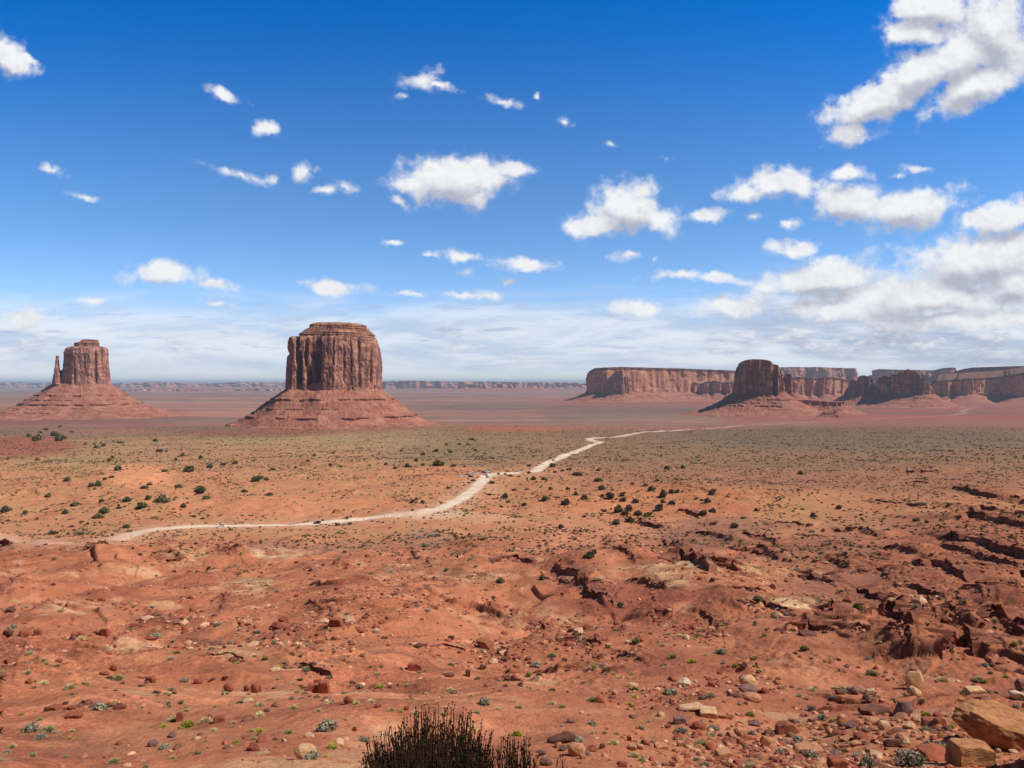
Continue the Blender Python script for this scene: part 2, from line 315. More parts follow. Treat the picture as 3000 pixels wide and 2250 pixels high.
def h_cuesta(x, y):
    z = np.zeros(x.shape); w1 = fb(x/60., y/60., 51, 3); w2 = fb(x/22., y/22., 55, 3, .4)
    for (lam, H, s, ax, ay, y0, y1) in ((34, 1.5, 61, .55, .83, 90, 520), (15, .75, 64, .35, .93, 55, 420), (7.5, .26, 67, .6, .8, 90, 260), (60, 2.4, 71, .8, .6, 500, 1100)):
        q = (x*ax+y*ay)/lam+w1*1.5+w2*.32; f = q-np.floor(q); cell = np.floor(q)
        onf = lambda c_: sstep(.02, .28, pn(x/(lam*1.3)+c_*5.3, y/(lam*1.3)-c_*3.7, s))
        on = onf(cell); on2 = onf(cell+1)
        reg = sstep(y0*.7, y0*1.4, y)*(1-sstep(y1*.8, y1, y))
        reg = reg*(1-.9*near_road_x(x, y))*sstep(-.25, .25, pn(x/90., y/90., s+5)+.12+.35*sstep(.1, .5, x/np.maximum(y, 1)))
        wq = np.maximum(.3, .0085*y)/lam; z += H*reg*(on*(1-f)**1.3*(1-sstep(1-wq, 1, f))+on2*sstep(1-wq, 1, f))
    return z
def h_full(x, y):
    shp = np.broadcast(x, y).shape; x = np.broadcast_to(x, shp).astype(float).ravel(); y = np.broadcast_to(y, shp).astype(float).ravel()
    z = h_soft(x, y)
    m = (y > 25) & (y < 1300)
    z[m] += h_ledges(x[m], y[m])+h_cuesta(x[m], y[m])
    m = (y > 4) & (y < 700); xm = x[m]; ym = y[m]
    z[m] += (.10*fb(xm/3.1, ym/3.1, 81, 2)*sstep(6, 15, ym)+.05*fb(xm/.9, ym/.9, 85, 2)*(1-sstep(120, 240, ym)))*1.0
    # rubble roughness in patches
    rb = sstep(.05, .45, pn(xm/27., ym/27., 91)+.1)*sstep(50, 110, ym)
    z[m] += rb*(.55*np.maximum(0, fb(xm/2.6, ym/2.6, 95, 3, .6)-.1)+.3*np.maximum(0, pn(xm/1.2, ym/1.2, 99)))*(1-.9*near_road_x(xm, ym))*(1-sstep(380, 520, ym))
    return z.reshape(shp)
ROADS = [np.stack(march([p[0] for p in r], [p[1] for p in r], h_soft), 1) for r in ROAD_D]
# ---------------------------------------------------------------- ground sheet
def lin(r, g, b):
    f = lambda c: ((c/255+.055)/1.055)**2.4 if c > 10 else c/3294.6
    return np.array([f(r), f(g), f(b)])
u_in = np.linspace(-.80, .80, 1120); u_out = np.array([.84, .9, 1., 1.15, 1.4, 1.8, 2.5, 4, 8])
UG = np.concatenate([-u_out[::-1], u_in, u_out])
def geo(a, b, k): return np.exp(np.arange(math.log(a), math.log(b), k))
YG = np.concatenate([[-300, -80, -20, -5, 0, 1.5], geo(3, 13, .02), geo(13, 60, .0062), geo(60, 620, .0028), geo(620, 900, .0046), geo(900, 2600, .0075), geo(2600, 12000, .015), geo(12000, 118000, .05)])
X = np.maximum(YG, 3)[:, None]*UG[None]; Yg = YG[:, None]+0*X
Z = h_full(X, np.maximum(Yg, .5))
def road_d(x, y):
    best = np.full(x.shape, 1e9)
    for r in ROADS[:3]:
        for i in range(len(r)-1):
            a = r[i]; d = r[i+1]-a; t = np.clip(((x-a[0])*d[0]+(y-a[1])*d[1])/(d@d+1e-9), 0, 1)
            best = np.minimum(best, np.hypot(x-a[0]-t*d[0], y-a[1]-t*d[1]))
    return best
x = X.ravel(); y = Yg.ravel(); z = Z.ravel(); sx, sy = scr(x, y, z)
# the road bed is graded: follow the soft ground there
rm = np.where((y > 250) & (y < 6000))[0]; rd = np.full(x.shape, 1e9); rd[rm] = road_d(x[rm], y[rm])
soft = h_soft(x[rm], y[rm]); k = 1-sstep(7, 26, rd[rm]); z[rm] = z[rm]*(1-k)+(soft+.2)*k
# ---- what the ground is made of, place by place (sand, grass cover, shale, slickrock)
def A(r, g, b, k=.86):
    c = lin(r, g, b)*k; l = c@np.array([.3, .6, .1]); return c*.86+l*.14
C = np.tile(A(189, 106, 74), (len(x), 1))
def put(mask, col): 
    global C
    C = C*(1-mask[:, None])+col[None]*mask[:, None]
def box(x0, x1, y0, y1, s=14, n=None):
    dn = n if n is not None else 0
    X_ = sx+dn*1.6; Y_ = sy+dn
    return sstep(x0-s*12, x0+s*12, X_+60*pn(sy/9., sx/90., 7))*(1-sstep(x1-s*12, x1+s*12, X_+60*pn(sy/9., sx/90., 8)))*sstep(y0-s, y0+s, Y_)*(1-sstep(y1-s, y1+s, Y_))
def ell(cx, cy, rx, ry, n=None, soft=.35):
    dn = n if n is not None else 0
    d = np.sqrt(((sx-cx)/rx)**2+((sy-cy)/ry)**2)+dn; return 1-sstep(1-soft, 1+soft, d)
def pal(cx, cy, rx, ry): return ell(cx, cy, rx*1.1, ry*1.2, nz2*.9, .6)*sstep(-.45, .25, nz3+.4*fb(x/2.5, y/2.5, 227, 3, .6))
nz = fb(x/130., y/130., 201, 5)*14; nz2 = fb(x/28., y/28., 211, 5, .6); nz3 = fb(x/7., y/7., 221, 4, .6); nzf = fb(x/900., y/1300., 231, 5, .6); _k = sstep(1100, 1900, y); nz = nz*(1-_k)+_k*(nzf*9+nz*.3)
near = 1-sstep(300, 420, y)
# foreground reds
C = C*(1+.10*nz2[:, None]*near[:, None])
put(near*sstep(.05, .55, nz2+.4*nz3)*.55, A(203, 124, 88)); put(near*sstep(.1, .6, -nz2+.3*nz3)*.55, A(162, 82, 60))
put(near*sstep(.45, .85, fb(x/16., y/16., 241, 4, .6))*.6, A(214, 160, 122))
# mid ground orange sand and grass
mid = sstep(380, 440, y)*(1-sstep(2200, 3000, y))
put(mid, A(198, 126, 88)); put(mid*sstep(-.1, .5, nz2)*.5, A(186, 128, 84)); put(mid*sstep(.1, .6, -nz2+nz3*.3)*.5, A(184, 98, 68))
put(box(-60, 1010, 940, 1012, 10, nz)*sstep(-.5, .25, nz2+.5*nz3)*.75, A(172, 132, 92))
put(ell(760, 950, 330, 28, nz2*.25)*.8, A(178, 140, 96)); put(ell(240, 980, 200, 32, nz2*.25)*.6, A(172, 130, 90))
put(ell(650, 990, 420, 30, nz2*.3)*.5, A(180, 118, 84))
put(ell(1000, 985, 160, 26, nz2*.3)*.7, A(150, 112, 84))
put(box(900, 2300, 905, 1000, 12, nz)*(.55+.3*sstep(-.3, .4, nz2)), A(142, 112, 82))
put(box(1180, 2300, 962, 1015, 12, nz)*.75, A(160, 106, 78)); put(ell(1900, 948, 420, 26, nz2*.2)*.7, A(122, 104, 78))
put(box(1250, 2300, 1012, 1060, 12, nz)*.55, A(178, 102, 74))
put(box(1250, 2400, 912, 1060, 16, nz)*.38, A(124, 96, 76)); put(ell(1120, 925, 120, 8, nz2*.3)*.8, A(190, 100, 72)); put(ell(1300, 925, 300, 5, nz2*.3)*.5, A(196, 118, 88))
put(box(-80, 620, 905, 948, 8, nz)*.75, A(132, 108, 88)); put(ell(40, 965, 130, 22, nz2*.1)*.9, A(162, 84, 66)); put(ell(230, 932, 120, 8, nz2*.2)*.6, A(180, 118, 90))
put(ell(560, 935, 160, 9, nz2*.2)*.7, A(158, 92, 74))
put(ell(300, 1028, 78, 26, nz2*.12, .15), A(222, 138, 94)); put(ell(960, 1022, 90, 16, nz2*.15)*.8, A(212, 126, 86)); put(ell(620, 1095, 260, 26, nz2*.2)*.6, A(208, 122, 86))
put(ell(1420, 1085, 260, 42, nz2*.2)*.6, A(206, 118, 74)); put(ell(1700, 1100, 110, 30, nz2*.4)*.5, A(206, 146, 92)); put(ell(1900, 1085, 120, 22, nz2*.3)*.5, A(200, 130, 86))
put(ell(1250, 1150, 190, 34, nz2*.2)*.7, A(204, 126, 92)); put(ell(1560, 1100, 80, 14, nz2*.2)*.6, A(196, 98, 66))
# shale and slickrock, with a painted shade over the right side
put(ell(1540, 1150, 130, 38, nz2*.35)*.75, A(148, 96, 82)); put(ell(1790, 1190, 150, 32, nz2*.35)*.6, A(150, 96, 80)); put(ell(1850, 1270, 190, 42, nz2*.35)*.65, A(148, 94, 78))
put(ell(2060, 1130, 150, 26, nz2*.3)*.5, A(164, 90, 64)); put(ell(2080, 1220, 120, 50, nz2*.35)*.6, A(168, 96, 68)); put(ell(1860, 1215, 120, 20, nz2*.3)*.6, A(178, 98, 70))
put(box(1650, 2400, 1020, 1440, 60, nz)*.5, A(160, 90, 66)); put(ell(1340, 1300, 120, 46, nz2*.25)*.85, A(156, 78, 60)); put(pal(1690, 1303, 50, 10)*.9, A(214, 170, 128)); put(pal(1640, 1235, 160, 16)*.5, A(206, 150, 108))  # the wide box darkens the right-hand ground: shade painted into its colour
put(pal(1420, 1240, 90, 14)*.6, A(206, 166, 126)); put(pal(540, 1265, 40, 16)*.8, A(206, 168, 130)); put(pal(620, 1195, 45, 10)*.8, A(212, 176, 142)); put(pal(150, 1310, 60, 9)*.7, A(216, 168, 132))
put(pal(400, 1200, 40, 14)*.6, A(208, 160, 118)); put(pal(975, 1240, 110, 24)*.5, A(190, 140, 110)); put(pal(1100, 1330, 60, 30)*.5, A(206, 158, 118)); put(ell(920, 1165, 60, 22, nz2*.3)*.5, A(156, 112, 96)); put(ell(700, 1180, 140, 14, nz2*.4)*.5, A(160, 108, 90))
put(ell(660, 1405, 180, 30, nz2*.4)*.3, A(212, 140, 100)); put(pal(270, 1402, 30, 7)*.8, A(222, 180, 140)); put(pal(510, 1410, 40, 8)*.7, A(220, 172, 132)); put(pal(590, 1625, 46, 14)*.8, A(222, 184, 150))
put(ell(850, 1340, 420, 90, nz2*.3)*.3, A(196, 108, 74)); put(ell(180, 1600, 120, 40, nz2*.3)*.6, A(172, 88, 66)); put(ell(300, 1595, 170, 30, nz2*.4)*.35, A(206, 140, 98)); put(ell(2100, 1600, 240, 70, nz2*.3)*.4, A(200, 118, 80)); put(ell(2060, 1290, 200, 200, nz2*.3)*.25, A(160, 86, 60))
put(box(1350, 2300, 1560, 1680, 12)*.35, A(206, 128, 86))
# far plains
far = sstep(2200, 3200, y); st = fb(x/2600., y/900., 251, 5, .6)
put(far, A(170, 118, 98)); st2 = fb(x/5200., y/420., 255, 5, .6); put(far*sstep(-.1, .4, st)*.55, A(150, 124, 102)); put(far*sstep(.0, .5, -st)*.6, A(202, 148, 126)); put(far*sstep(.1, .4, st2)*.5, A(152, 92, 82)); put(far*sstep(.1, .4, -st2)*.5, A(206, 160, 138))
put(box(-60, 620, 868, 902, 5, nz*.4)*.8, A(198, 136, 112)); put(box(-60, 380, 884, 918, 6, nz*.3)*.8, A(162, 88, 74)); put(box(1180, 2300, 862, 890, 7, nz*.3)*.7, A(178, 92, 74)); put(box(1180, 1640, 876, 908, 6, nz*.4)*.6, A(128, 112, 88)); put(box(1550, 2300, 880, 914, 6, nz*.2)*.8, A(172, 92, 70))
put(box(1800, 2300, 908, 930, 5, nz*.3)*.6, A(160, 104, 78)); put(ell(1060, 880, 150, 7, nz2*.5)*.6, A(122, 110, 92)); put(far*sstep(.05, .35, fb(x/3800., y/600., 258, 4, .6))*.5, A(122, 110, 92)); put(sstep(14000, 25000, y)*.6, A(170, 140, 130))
put(ell(720, 925, 190, 10, nz*.02)*.6, A(160, 94, 74))
C = C*(1+.07*nz3[:, None]*(1-sstep(900, 2500, y))[:, None])
# bare rock crops out wherever the ground breaks off steeply
Zr = z.reshape(X.shape); gy = np.gradient(Zr, axis=0)/np.maximum(np.gradient(Yg, axis=0), 1e-3); gx = np.gradient(Zr, axis=1)/np.maximum(np.gradient(X, axis=1), 1e-3)
st0 = np.hypot(gx, gy)
for _ in range(2): st0 = (np.roll(st0, 1, 1)+st0+np.roll(st0, -1, 1)+np.roll(st0, 2, 1)+np.roll(st0, -2, 1))/5; st0 = (np.roll(st0, 1, 0)+2*st0+np.roll(st0, -1, 0))/4
steep = st0.ravel(); rk_ = sstep(.75, 1.5, steep)*sstep(30, 70, y)*(1-sstep(900, 1500, y)); put(rk_*.8, A(128, 76, 62)*1.0)
rk_ = rk_*sstep(-.2, .5, fb(x/5., y/5., 271, 3)); put(rk_*.5, A(88, 54, 48))
# road
rn = fb(x[rm]/6., y[rm]/6., 261, 3); rw = 1+.55*np.maximum(0, y[rm]-600)/1000; kr = 1-sstep(3.4*rw, 7.4*rw, rd[rm]+rn*1.6); ks = (1-sstep(7, 30, rd[rm]+rn*7))*.6
m_ = np.zeros(len(x)); m_[rm] = ks*(1-sstep(600, 900, y[rm])); put(m_, A(208, 146, 118)); m_[rm] = kr*(1-.75*sstep(2000, 3000, y[rm])); put(m_*(.35+.65*sstep(-120, -90, x*200/np.maximum(y, 1)+0*x))*(.55+.45*sstep(150, 420, sx)), A(226, 192, 176, .93))
put(ell(940, 1112, 90, 9, nz2*.2)*.8, A(214, 166, 140)); put(ell(1050, 1120, 80, 10, nz2*.2)*.5, A(208, 146, 120))
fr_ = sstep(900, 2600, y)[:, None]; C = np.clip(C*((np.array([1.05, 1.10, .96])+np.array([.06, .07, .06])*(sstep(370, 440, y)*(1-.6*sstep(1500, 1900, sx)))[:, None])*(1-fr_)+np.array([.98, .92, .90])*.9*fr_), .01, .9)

def mat_new(name): 
    m = bpy.data.materials.new(name); m.use_nodes = True; t = NT(m.node_tree); t.n.clear()
    b = t.new('ShaderNodeBsdfPrincipled'); o = t.new('ShaderNodeOutputMaterial'); t.l.new(b.outputs[0], o.inputs[0])
    b.inputs['Roughness'].default_value = .95; b.inputs['Specular IOR Level'].default_value = .12
    return m, t, b
def ground_material():
    m, t, b = mat_new('desert_ground')
    at = t.new('ShaderNodeAttribute', attribute_name='tone'); geo_ = t.new('ShaderNodeNewGeometry'); p = geo_.outputs['Position']
    n1 = t.noise(p, .9, 6, .65); n2 = t.noise(p, .12, 5, .6); n3 = t.noise(p, 6, 4, .6)
    f = t.math('ADD', t.math('MULTIPLY', n1, .6), t.math('MULTIPLY', n2, .55)); f = t.math('ADD', f, t.math('MULTIPLY', n3, .35))
    f = t.ramp(f, .45, 1.05, .74, 1.26, False)
    bed = t.noise(t.mapping(p, sc=(.025, .025, 1.3)), 1, 5, .7); far_ = t.ramp(t.vmath('LENGTH', p, out=1), 420, 520)
    patch = t.ramp(t.noise(p, .035, 4, .6), .42, .60); patch = t.math('MULTIPLY', patch, t.math('SUBTRACT', 1.0, far_))
    f = t.math('MULTIPLY', f, t.math('ADD', 1.0, t.math('MULTIPLY', t.ramp(bed, .38, .62, -.34, .30, False), patch)))
    n5 = t.noise(p, 2.4, 3, .75); f = t.math('MULTIPLY', f, t.math('ADD', 1.0, t.math('MULTIPLY', t.ramp(n5, .4, .6, -.16, .16, False), t.math('ADD', patch, .35))))
    c1 = t.vmath('SCALE', at.outputs['Color'], scale=f)
    # pebbles and dead litter: small dark and pale flecks
    vo = t.new('ShaderNodeTexVoronoi', feature='F1'); t.set(vo.inputs['Vector'], p); vo.inputs['Scale'].default_value = 1.1
    dist = t.vmath('LENGTH', p, out=1)
    fl = t.math('MULTIPLY', t.ramp(vo.outputs['Distance'], .26, .14), t.ramp(t.noise(p, .09, 3), .42, .62))
    cc = t.mix(t.math('MULTIPLY', fl, .5), c1, t.mix(t.ramp(vo.outputs['Color'], .45, .55), (.10, .055, .035), (.42, .26, .17)))
    # distant grass and sage cover on the flats
    n4 = t.noise(p, .16, 5, .75); sc = t.math('MULTIPLY', t.ramp(n4, .53, .62), t.ramp(dist, 420, 700))
    cc = t.mix(t.math('MULTIPLY', sc, .42), cc, (.11, .085, .045))
    t.set(b.inputs['Base Color'], cc)
    bp = t.new('ShaderNodeBump'); bp.inputs['Distance'].default_value = .5; bp.inputs['Strength'].default_value = .8
    hh = t.math('ADD', t.math('ADD', t.math('MULTIPLY', n1, 1.0), t.math('MULTIPLY', n3, .25)), t.math('MULTIPLY', t.math('MULTIPLY', bed, patch), 1.4)); t.set(bp.inputs['Height'], hh); t.l.new(bp.outputs[0], b.inputs['Normal'])
    return m
MG = ground_material()
V = np.stack([x, y, z], 1)
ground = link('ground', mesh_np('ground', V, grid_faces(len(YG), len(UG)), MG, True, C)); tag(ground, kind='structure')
ZG = z.reshape(X.shape)
def hz(px, py):
    """ground height by bilinear lookup on the sheet"""
    px = np.asarray(px, float); py = np.asarray(py, float)
    i = np.clip(np.searchsorted(YG, py)-1, 0, len(YG)-2); fy = (py-YG[i])/(YG[i+1]-YG[i])
    uq = px/np.maximum(py, 3); j = np.clip(np.searchsorted(UG, uq)-1, 0, len(UG)-2); fu = np.clip((uq-UG[j])/(UG[j+1]-UG[j]), 0, 1)
    return (ZG[i, j]*(1-fu)+ZG[i, j+1]*fu)*(1-fy)+(ZG[i+1, j]*(1-fu)+ZG[i+1, j+1]*fu)*fy
def at(dx, dy, y0=9.):
    """where the sight line through a measured point meets the ground"""
    a, b_ = march(dx, dy, hz, y0, 9000, 2600); return a, b_, hz(a, b_)
# ---------------------------------------------------------------- rock materials for the buttes
def butte_material(name, c_hi, c_lo, c_dark, streak=.5, bands=.5, bump=6.):
    m, t, b = mat_new(name); p = t.new('ShaderNodeTexCoord').outputs['Object']
    vs = t.mapping(p, sc=(.055, .055, .006)); n1 = t.noise(vs, 1, 7, .62, .6); n2 = t.noise(t.mapping(p, sc=(.02, .02, .05)), 1, 6, .6)
    vz = t.mapping(p, sc=(.004, .004, .22)); n3 = t.noise(vz, 1, 5, .6); n4 = t.noise(p, .15, 5, .7)
    c1 = t.mix(t.ramp(n2, .4, .62), c_lo, c_hi); c1 = t.mix(t.math('MULTIPLY', t.ramp(n1, .47, .60), streak), c1, c_dark)
    c1 = t.mix(t.math('MULTIPLY', t.ramp(n3, .5, .6), bands), c1, tuple(v*.55 for v in c_lo)); c1 = t.vmath('SCALE', c1, scale=t.ramp(n4, .3, .7, .78, 1.22, False))
    t.set(b.inputs['Base Color'], c1)
    bp = t.new('ShaderNodeBump'); bp.inputs['Distance'].default_value = bump; bp.inputs['Strength'].default_value = .7
    t.set(bp.inputs['Height'], t.math('ADD', t.math('ADD', n1, t.math('MULTIPLY', n4, .6)), t.math('MULTIPLY', n3, .5*bands))); t.l.new(bp.outputs[0], b.inputs['Normal'])
    return m
def T(r, g, b, k=.9): return tuple(float(v) for v in lin(r, g, b)*k)
M_CLIFF = butte_material('sandstone_cliff', T(206, 150, 122), T(154, 106, 94), T(102, 72, 74), .75, .1, 4.5)
M_TALUS = butte_material('red_talus', T(178, 122, 100), T(158, 100, 82), T(132, 88, 76), .2, .35, 3)
M_CAP = butte_material('layered_caprock', T(186, 136, 108), T(140, 90, 74), T(96, 62, 58), .3, .75, 3)
M_PALE = butte_material('pale_slickrock', T(226, 166, 128), T(198, 132, 104), T(132, 84, 78), .45, .2, 7)
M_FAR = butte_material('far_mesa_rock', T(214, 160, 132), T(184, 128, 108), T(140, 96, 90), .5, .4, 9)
M_DARKTOP = butte_material('dark_mesa_top', T(150, 104, 84), T(118, 82, 70), T(96, 66, 60), .3, .3, 3)
def plan_loop(poly, n):
    """resample a closed polygon into n evenly spaced points, slightly rounded"""
    p = np.array(poly+[poly[0]], float); d = np.hypot(*(p[1:]-p[:-1]).T); s = np.concatenate([[0], np.cumsum(d)])
    q = np.linspace(0, s[-1], n, endpoint=False); r = np.stack([np.interp(q, s, p[:, 0]), np.interp(q, s, p[:, 1])], 1)
    for _ in range(3): r = (np.roll(r, 1, 0)+2*r+np.roll(r, -1, 0))/4
    return r, q
def normals2(r):
    tv = np.roll(r, -1, 0)-np.roll(r, 1, 0); nn = np.stack([tv[:, 1], -tv[:, 0]], 1); nn /= np.maximum(np.hypot(nn[:, 0], nn[:, 1])[:, None], 1e-6)
    area = (r[:, 0]*np.roll(r[:, 1], -1)-np.roll(r[:, 0], -1)*r[:, 1]).sum()
    return nn if area > 0 else -nn
def tower(name, parent, loc, poly, rows, mat, seed, flute=8., lam=26., ledge=0., cracks=(), n=420, top=True, rough=2., m_rows=90):
    """cliff loft. rows: (z, xl, xr) silhouette; poly: plan at full width; cracks: (x_local, half width, depth, z0, z1)"""
    pl, s = plan_loop(poly, n); W = pl[:, 0].max()-pl[:, 0].min(); c0 = (pl[:, 0].max()+pl[:, 0].min())/2; nn = normals2(pl)
    zs = np.linspace(rows[0][0], rows[-1][0], m_rows); ra = np.array(rows, float)
    xl = np.interp(zs, ra[:, 0], ra[:, 1]); xr = np.interp(zs, ra[:, 0], ra[:, 2]); sc = (xr-xl)/W; cc = (xl+xr)/2
    S = s[None]+0*zs[:, None]; ZZ = zs[:, None]+0*s[None]
    d1 = fb(S/lam+ZZ/400., ZZ/260.+seed, seed, 5, .6); rid = -np.abs(pn(S/(lam*.7)+ZZ/600., ZZ/300., seed+9))
    d2 = fb(S/9., ZZ/14., seed+13, 4, .6); stp = pn(S/200., ZZ/5., seed+17)
    D = -min(1.5, W*.005)+flute*(d1*.8+rid*1.3*sstep(-.15, .35, pn(S/130.+seed, ZZ/300., seed+41))+.3)+rough*d2+ledge*np.sign(stp)*np.minimum(1, np.abs(stp)*4)
    # spalled alcoves
    al = pn(S/38., ZZ/55., seed+23); D -= flute*.5*sstep(.22, .34, al)
    XX = cc[:, None]+(pl[:, 0]-c0)[None]*sc[:, None]; YY = pl[:, 1][None]*sc[:, None]; front = (nn[:, 1] < .3)[None]
    for (xc, hw, dep, z0, z1) in cracks:
        wz = sstep(z0-12, z0+12, ZZ)*(1-sstep(z1-14, z1+14, ZZ)); xw = xc+3*pn(ZZ/22., 0*ZZ+xc, 5)
        D = D-dep*np.exp(-(np.abs(XX-xw)/hw)**3)*wz*front
    k = 1-.0*ZZ
    XX = XX+nn[:, 0][None]*D*.75*k; YY = YY+nn[:, 1][None]*D*k
    Zc = ZZ+.0
    rowsV = [np.stack([XX, YY, Zc], -1)]
    if top:
        last = rowsV[0][-1]; cen = last.mean(0)
        for f in (.93, .8, .6, .35, .08):
            r = last*f+cen*(1-f); r[:, 2] = zs[-1]+(1-f)*1.0+fb(r[:, 0]/20., r[:, 1]/20., seed+31, 3)*1.8; rowsV.append(r[None])
    V = np.concatenate(rowsV, 0); nr = V.shape[0]
    o = link(name, mesh_np(name, V.reshape(-1, 3), grid_faces(nr, n, True), mat), parent, loc); return o
def apron(name, parent, loc, poly, prof, mat, seed, z_top, n=520, gully=1., m_rows=70, steps=(), stones=1.):
    """talus skirt. prof: (outward offset, z) from cliff foot to ground; steps: (z, height) ledge bands"""
    pl, s = plan_loop(poly, n); nn = normals2(pl); L = s[-1]; pr = np.array(prof, float)
    tt = np.linspace(0, 1, m_rows); off = np.interp(tt, np.linspace(0, 1, len(pr)), pr[:, 0]); zz = np.interp(tt, np.linspace(0, 1, len(pr)), pr[:, 1])
    # smooth outward directions so that the skirt does not fold
    cen = pl.mean(0); rad = pl-cen; rad /= np.hypot(rad[:, 0], rad[:, 1])[:, None]; dirn = nn
    for _ in range(int(n/14)): dirn = (np.roll(dirn, 1, 0)+2*dirn+np.roll(dirn, -1, 0))/4
    dirn = dirn*.6+rad*.4; dirn /= np.hypot(dirn[:, 0], dirn[:, 1])[:, None]
    amp = sstep(0, .25, tt)*(1-.3*tt)
    side = 1+.16*pn(np.cos(s/L*2*math.pi)*2+seed, np.sin(s/L*2*math.pi)*2, seed)
    O = off[:, None]*side[None]; XX = pl[:, 0][None]+dirn[:, 0][None]*O; YY = pl[:, 1][None]+dirn[:, 1][None]*O
    ang = s/L*60.; wrp = .8*pn(XX/90., YY/90., seed+21); g = -np.abs(pn(ang[None]*.8+wrp, tt[:, None]*2.5, seed+2))-.4*np.abs(pn(ang[None]*2.1+wrp*2, tt[:, None]*6, seed+3))
    ZZ = zz[:, None]+g*gully*2.8*amp[:, None]+5*amp[:, None]*fb(XX/60., YY/60., seed+14, 3, .55)*gully+stones*(4.6*np.maximum(0, fb(XX/13., YY/13., seed+4, 3, .6)-.1)+2.2*np.maximum(0, pn(XX/6., YY/6., seed+6)-.1))
    # prow of the debris cone highest beneath the buttress
    ZZ = ZZ+(1-sstep(0, .3, tt))[:, None]*9*pn(ang[None]*.25, 0*tt[:, None], seed+8)
    for (zl, hh) in steps:
        wv = 3*pn(ang[None]*.4+zl, 0*tt[:, None], seed+7); k = sstep(zl+wv-hh*.35, zl+wv+hh*.1, ZZ); on = sstep(-.25, .15, pn(ang[None]*.35+zl*3, 0*tt[:, None]+1, seed+12))
        pull = np.exp(-((ZZ-zl-wv)/hh)**2)*on; XX = XX+dirn[:, 0][None]*pull*hh*1.4*(k*2-1); YY = YY+dirn[:, 1][None]*pull*hh*1.4*(k*2-1)
    V = np.stack([XX, YY, ZZ], -1)
    inner = V[0]*np.array([.8, .8, 1])+np.append(cen*.2, 0); V = np.concatenate([inner[None], V], 0)
    return link(name, mesh_np(name, V.reshape(-1, 3), grid_faces(V.shape[0], n, True), mat), parent, loc)
def thing(name, label, cat, loc, group=None):
    o = bpy.data.objects.new(name, None); COL.objects.link(o); o.location = loc; o.empty_display_size = 1
    return tag(o, label, cat, group)
def D2(dx, dy, Y): return (dx-CX)/F*Y, (CY-dy)/F*Y
# ---- the big near butte
Y0 = 2440.; cx0 = D2(722, 0, Y0)[0]
def sil(rows, Y, cx): return [((CY-dy)/F*Y, (xl-CX)/F*Y-cx, (xr-CX)/F*Y-cx) for (dy, xl, xr) in rows]
az0 = math.atan2(cx0, Y0); az1 = math.atan2(D2(184, 0, 3570.)[0], 3570.)
bt = thing('butte', 'broad flat-topped red butte, the largest and nearest, left of the picture centre', 'butte', (cx0, Y0, 0))
bt.rotation_euler = (0, 0, -az0); bt.scale = (math.cos(az0), 1, 1)
polyM = [(-158, 30), (-156, -50), (-146, -96), (-60, -110), (-46, -122), (0, -128), (70, -108), (135, -62), (160, 0), (150, 80), (60, 135), (-80, 125), (-145, 90)]
cr = [(D2(xx_, 0, Y0)[0]-cx0, hw_, dp_, z0_, z1_) for xx_, hw_, dp_, z0_, z1_ in ((629, 6, 45, -10, 105), (632, 5, 25, 70, 135), (650, 7, 60, -35, 95), (646, 4.5, 34, 70, 148), (671, 7.5, 55, -40, 50), (685, 11, 66, -45, 95), (690, 7, 45, 40, 140), (664, 4.5, 30, 60, 130), (742, 3, 9, 10, 120), (776, 3.5, 12, -10, 140), (800, 3.5, 10, 0, 100), (720, 3, 7, 60, 140), (757, 2.5, 8, 30, 150))]
tower('cliff', bt, None, polyM, sil([(853, 616, 828), (841, 618.5, 826), (800, 620, 827.5), (775, 622, 827), (745, 624, 821), (735, 626, 818), (731, 629, 815)], Y0, cx0), M_CLIFF, 11, 4.2, 56, 0, cr, n=620, m_rows=150)
tower('upper_tier', bt, None, [(px*.8, py*.8) for px, py in polyM], sil([(735, 640, 817), (730, 647, 812), (722, 648, 811), (721, 651, 808), (711, 666, 797), (709, 669, 795)], Y0, cx0), M_CAP, 21, 3, 20, 1.8, (), n=420, m_rows=50, rough=1.2)
tower('caprock', bt, None, [(px*.6, py*.6) for px, py in polyM], sil([(712, 673, 790), (709, 670, 793), (703, 669, 794), (701, 676, 790), (699, 684, 780)], Y0, cx0), M_CAP, 25, 2.5, 16, 1.5, (), n=300, m_rows=24, rough=1.6)
zz = lambda dy, Y: (CY-dy)/F*Y
apron('talus_slope', bt, None, polyM, [(-22, zz(829, Y0)), (-4, zz(842, Y0)), (40, zz(860, Y0)), (88, zz(888, Y0)), (114, zz(898, Y0)), (152, -128), (215, -140), (300, -168)], M_TALUS, 31, 0, steps=((zz(861, Y0), 5), (zz(897, Y0), 5), (zz(880, Y0), 2.5), (zz(915, Y0), 3)), n=700, m_rows=120)
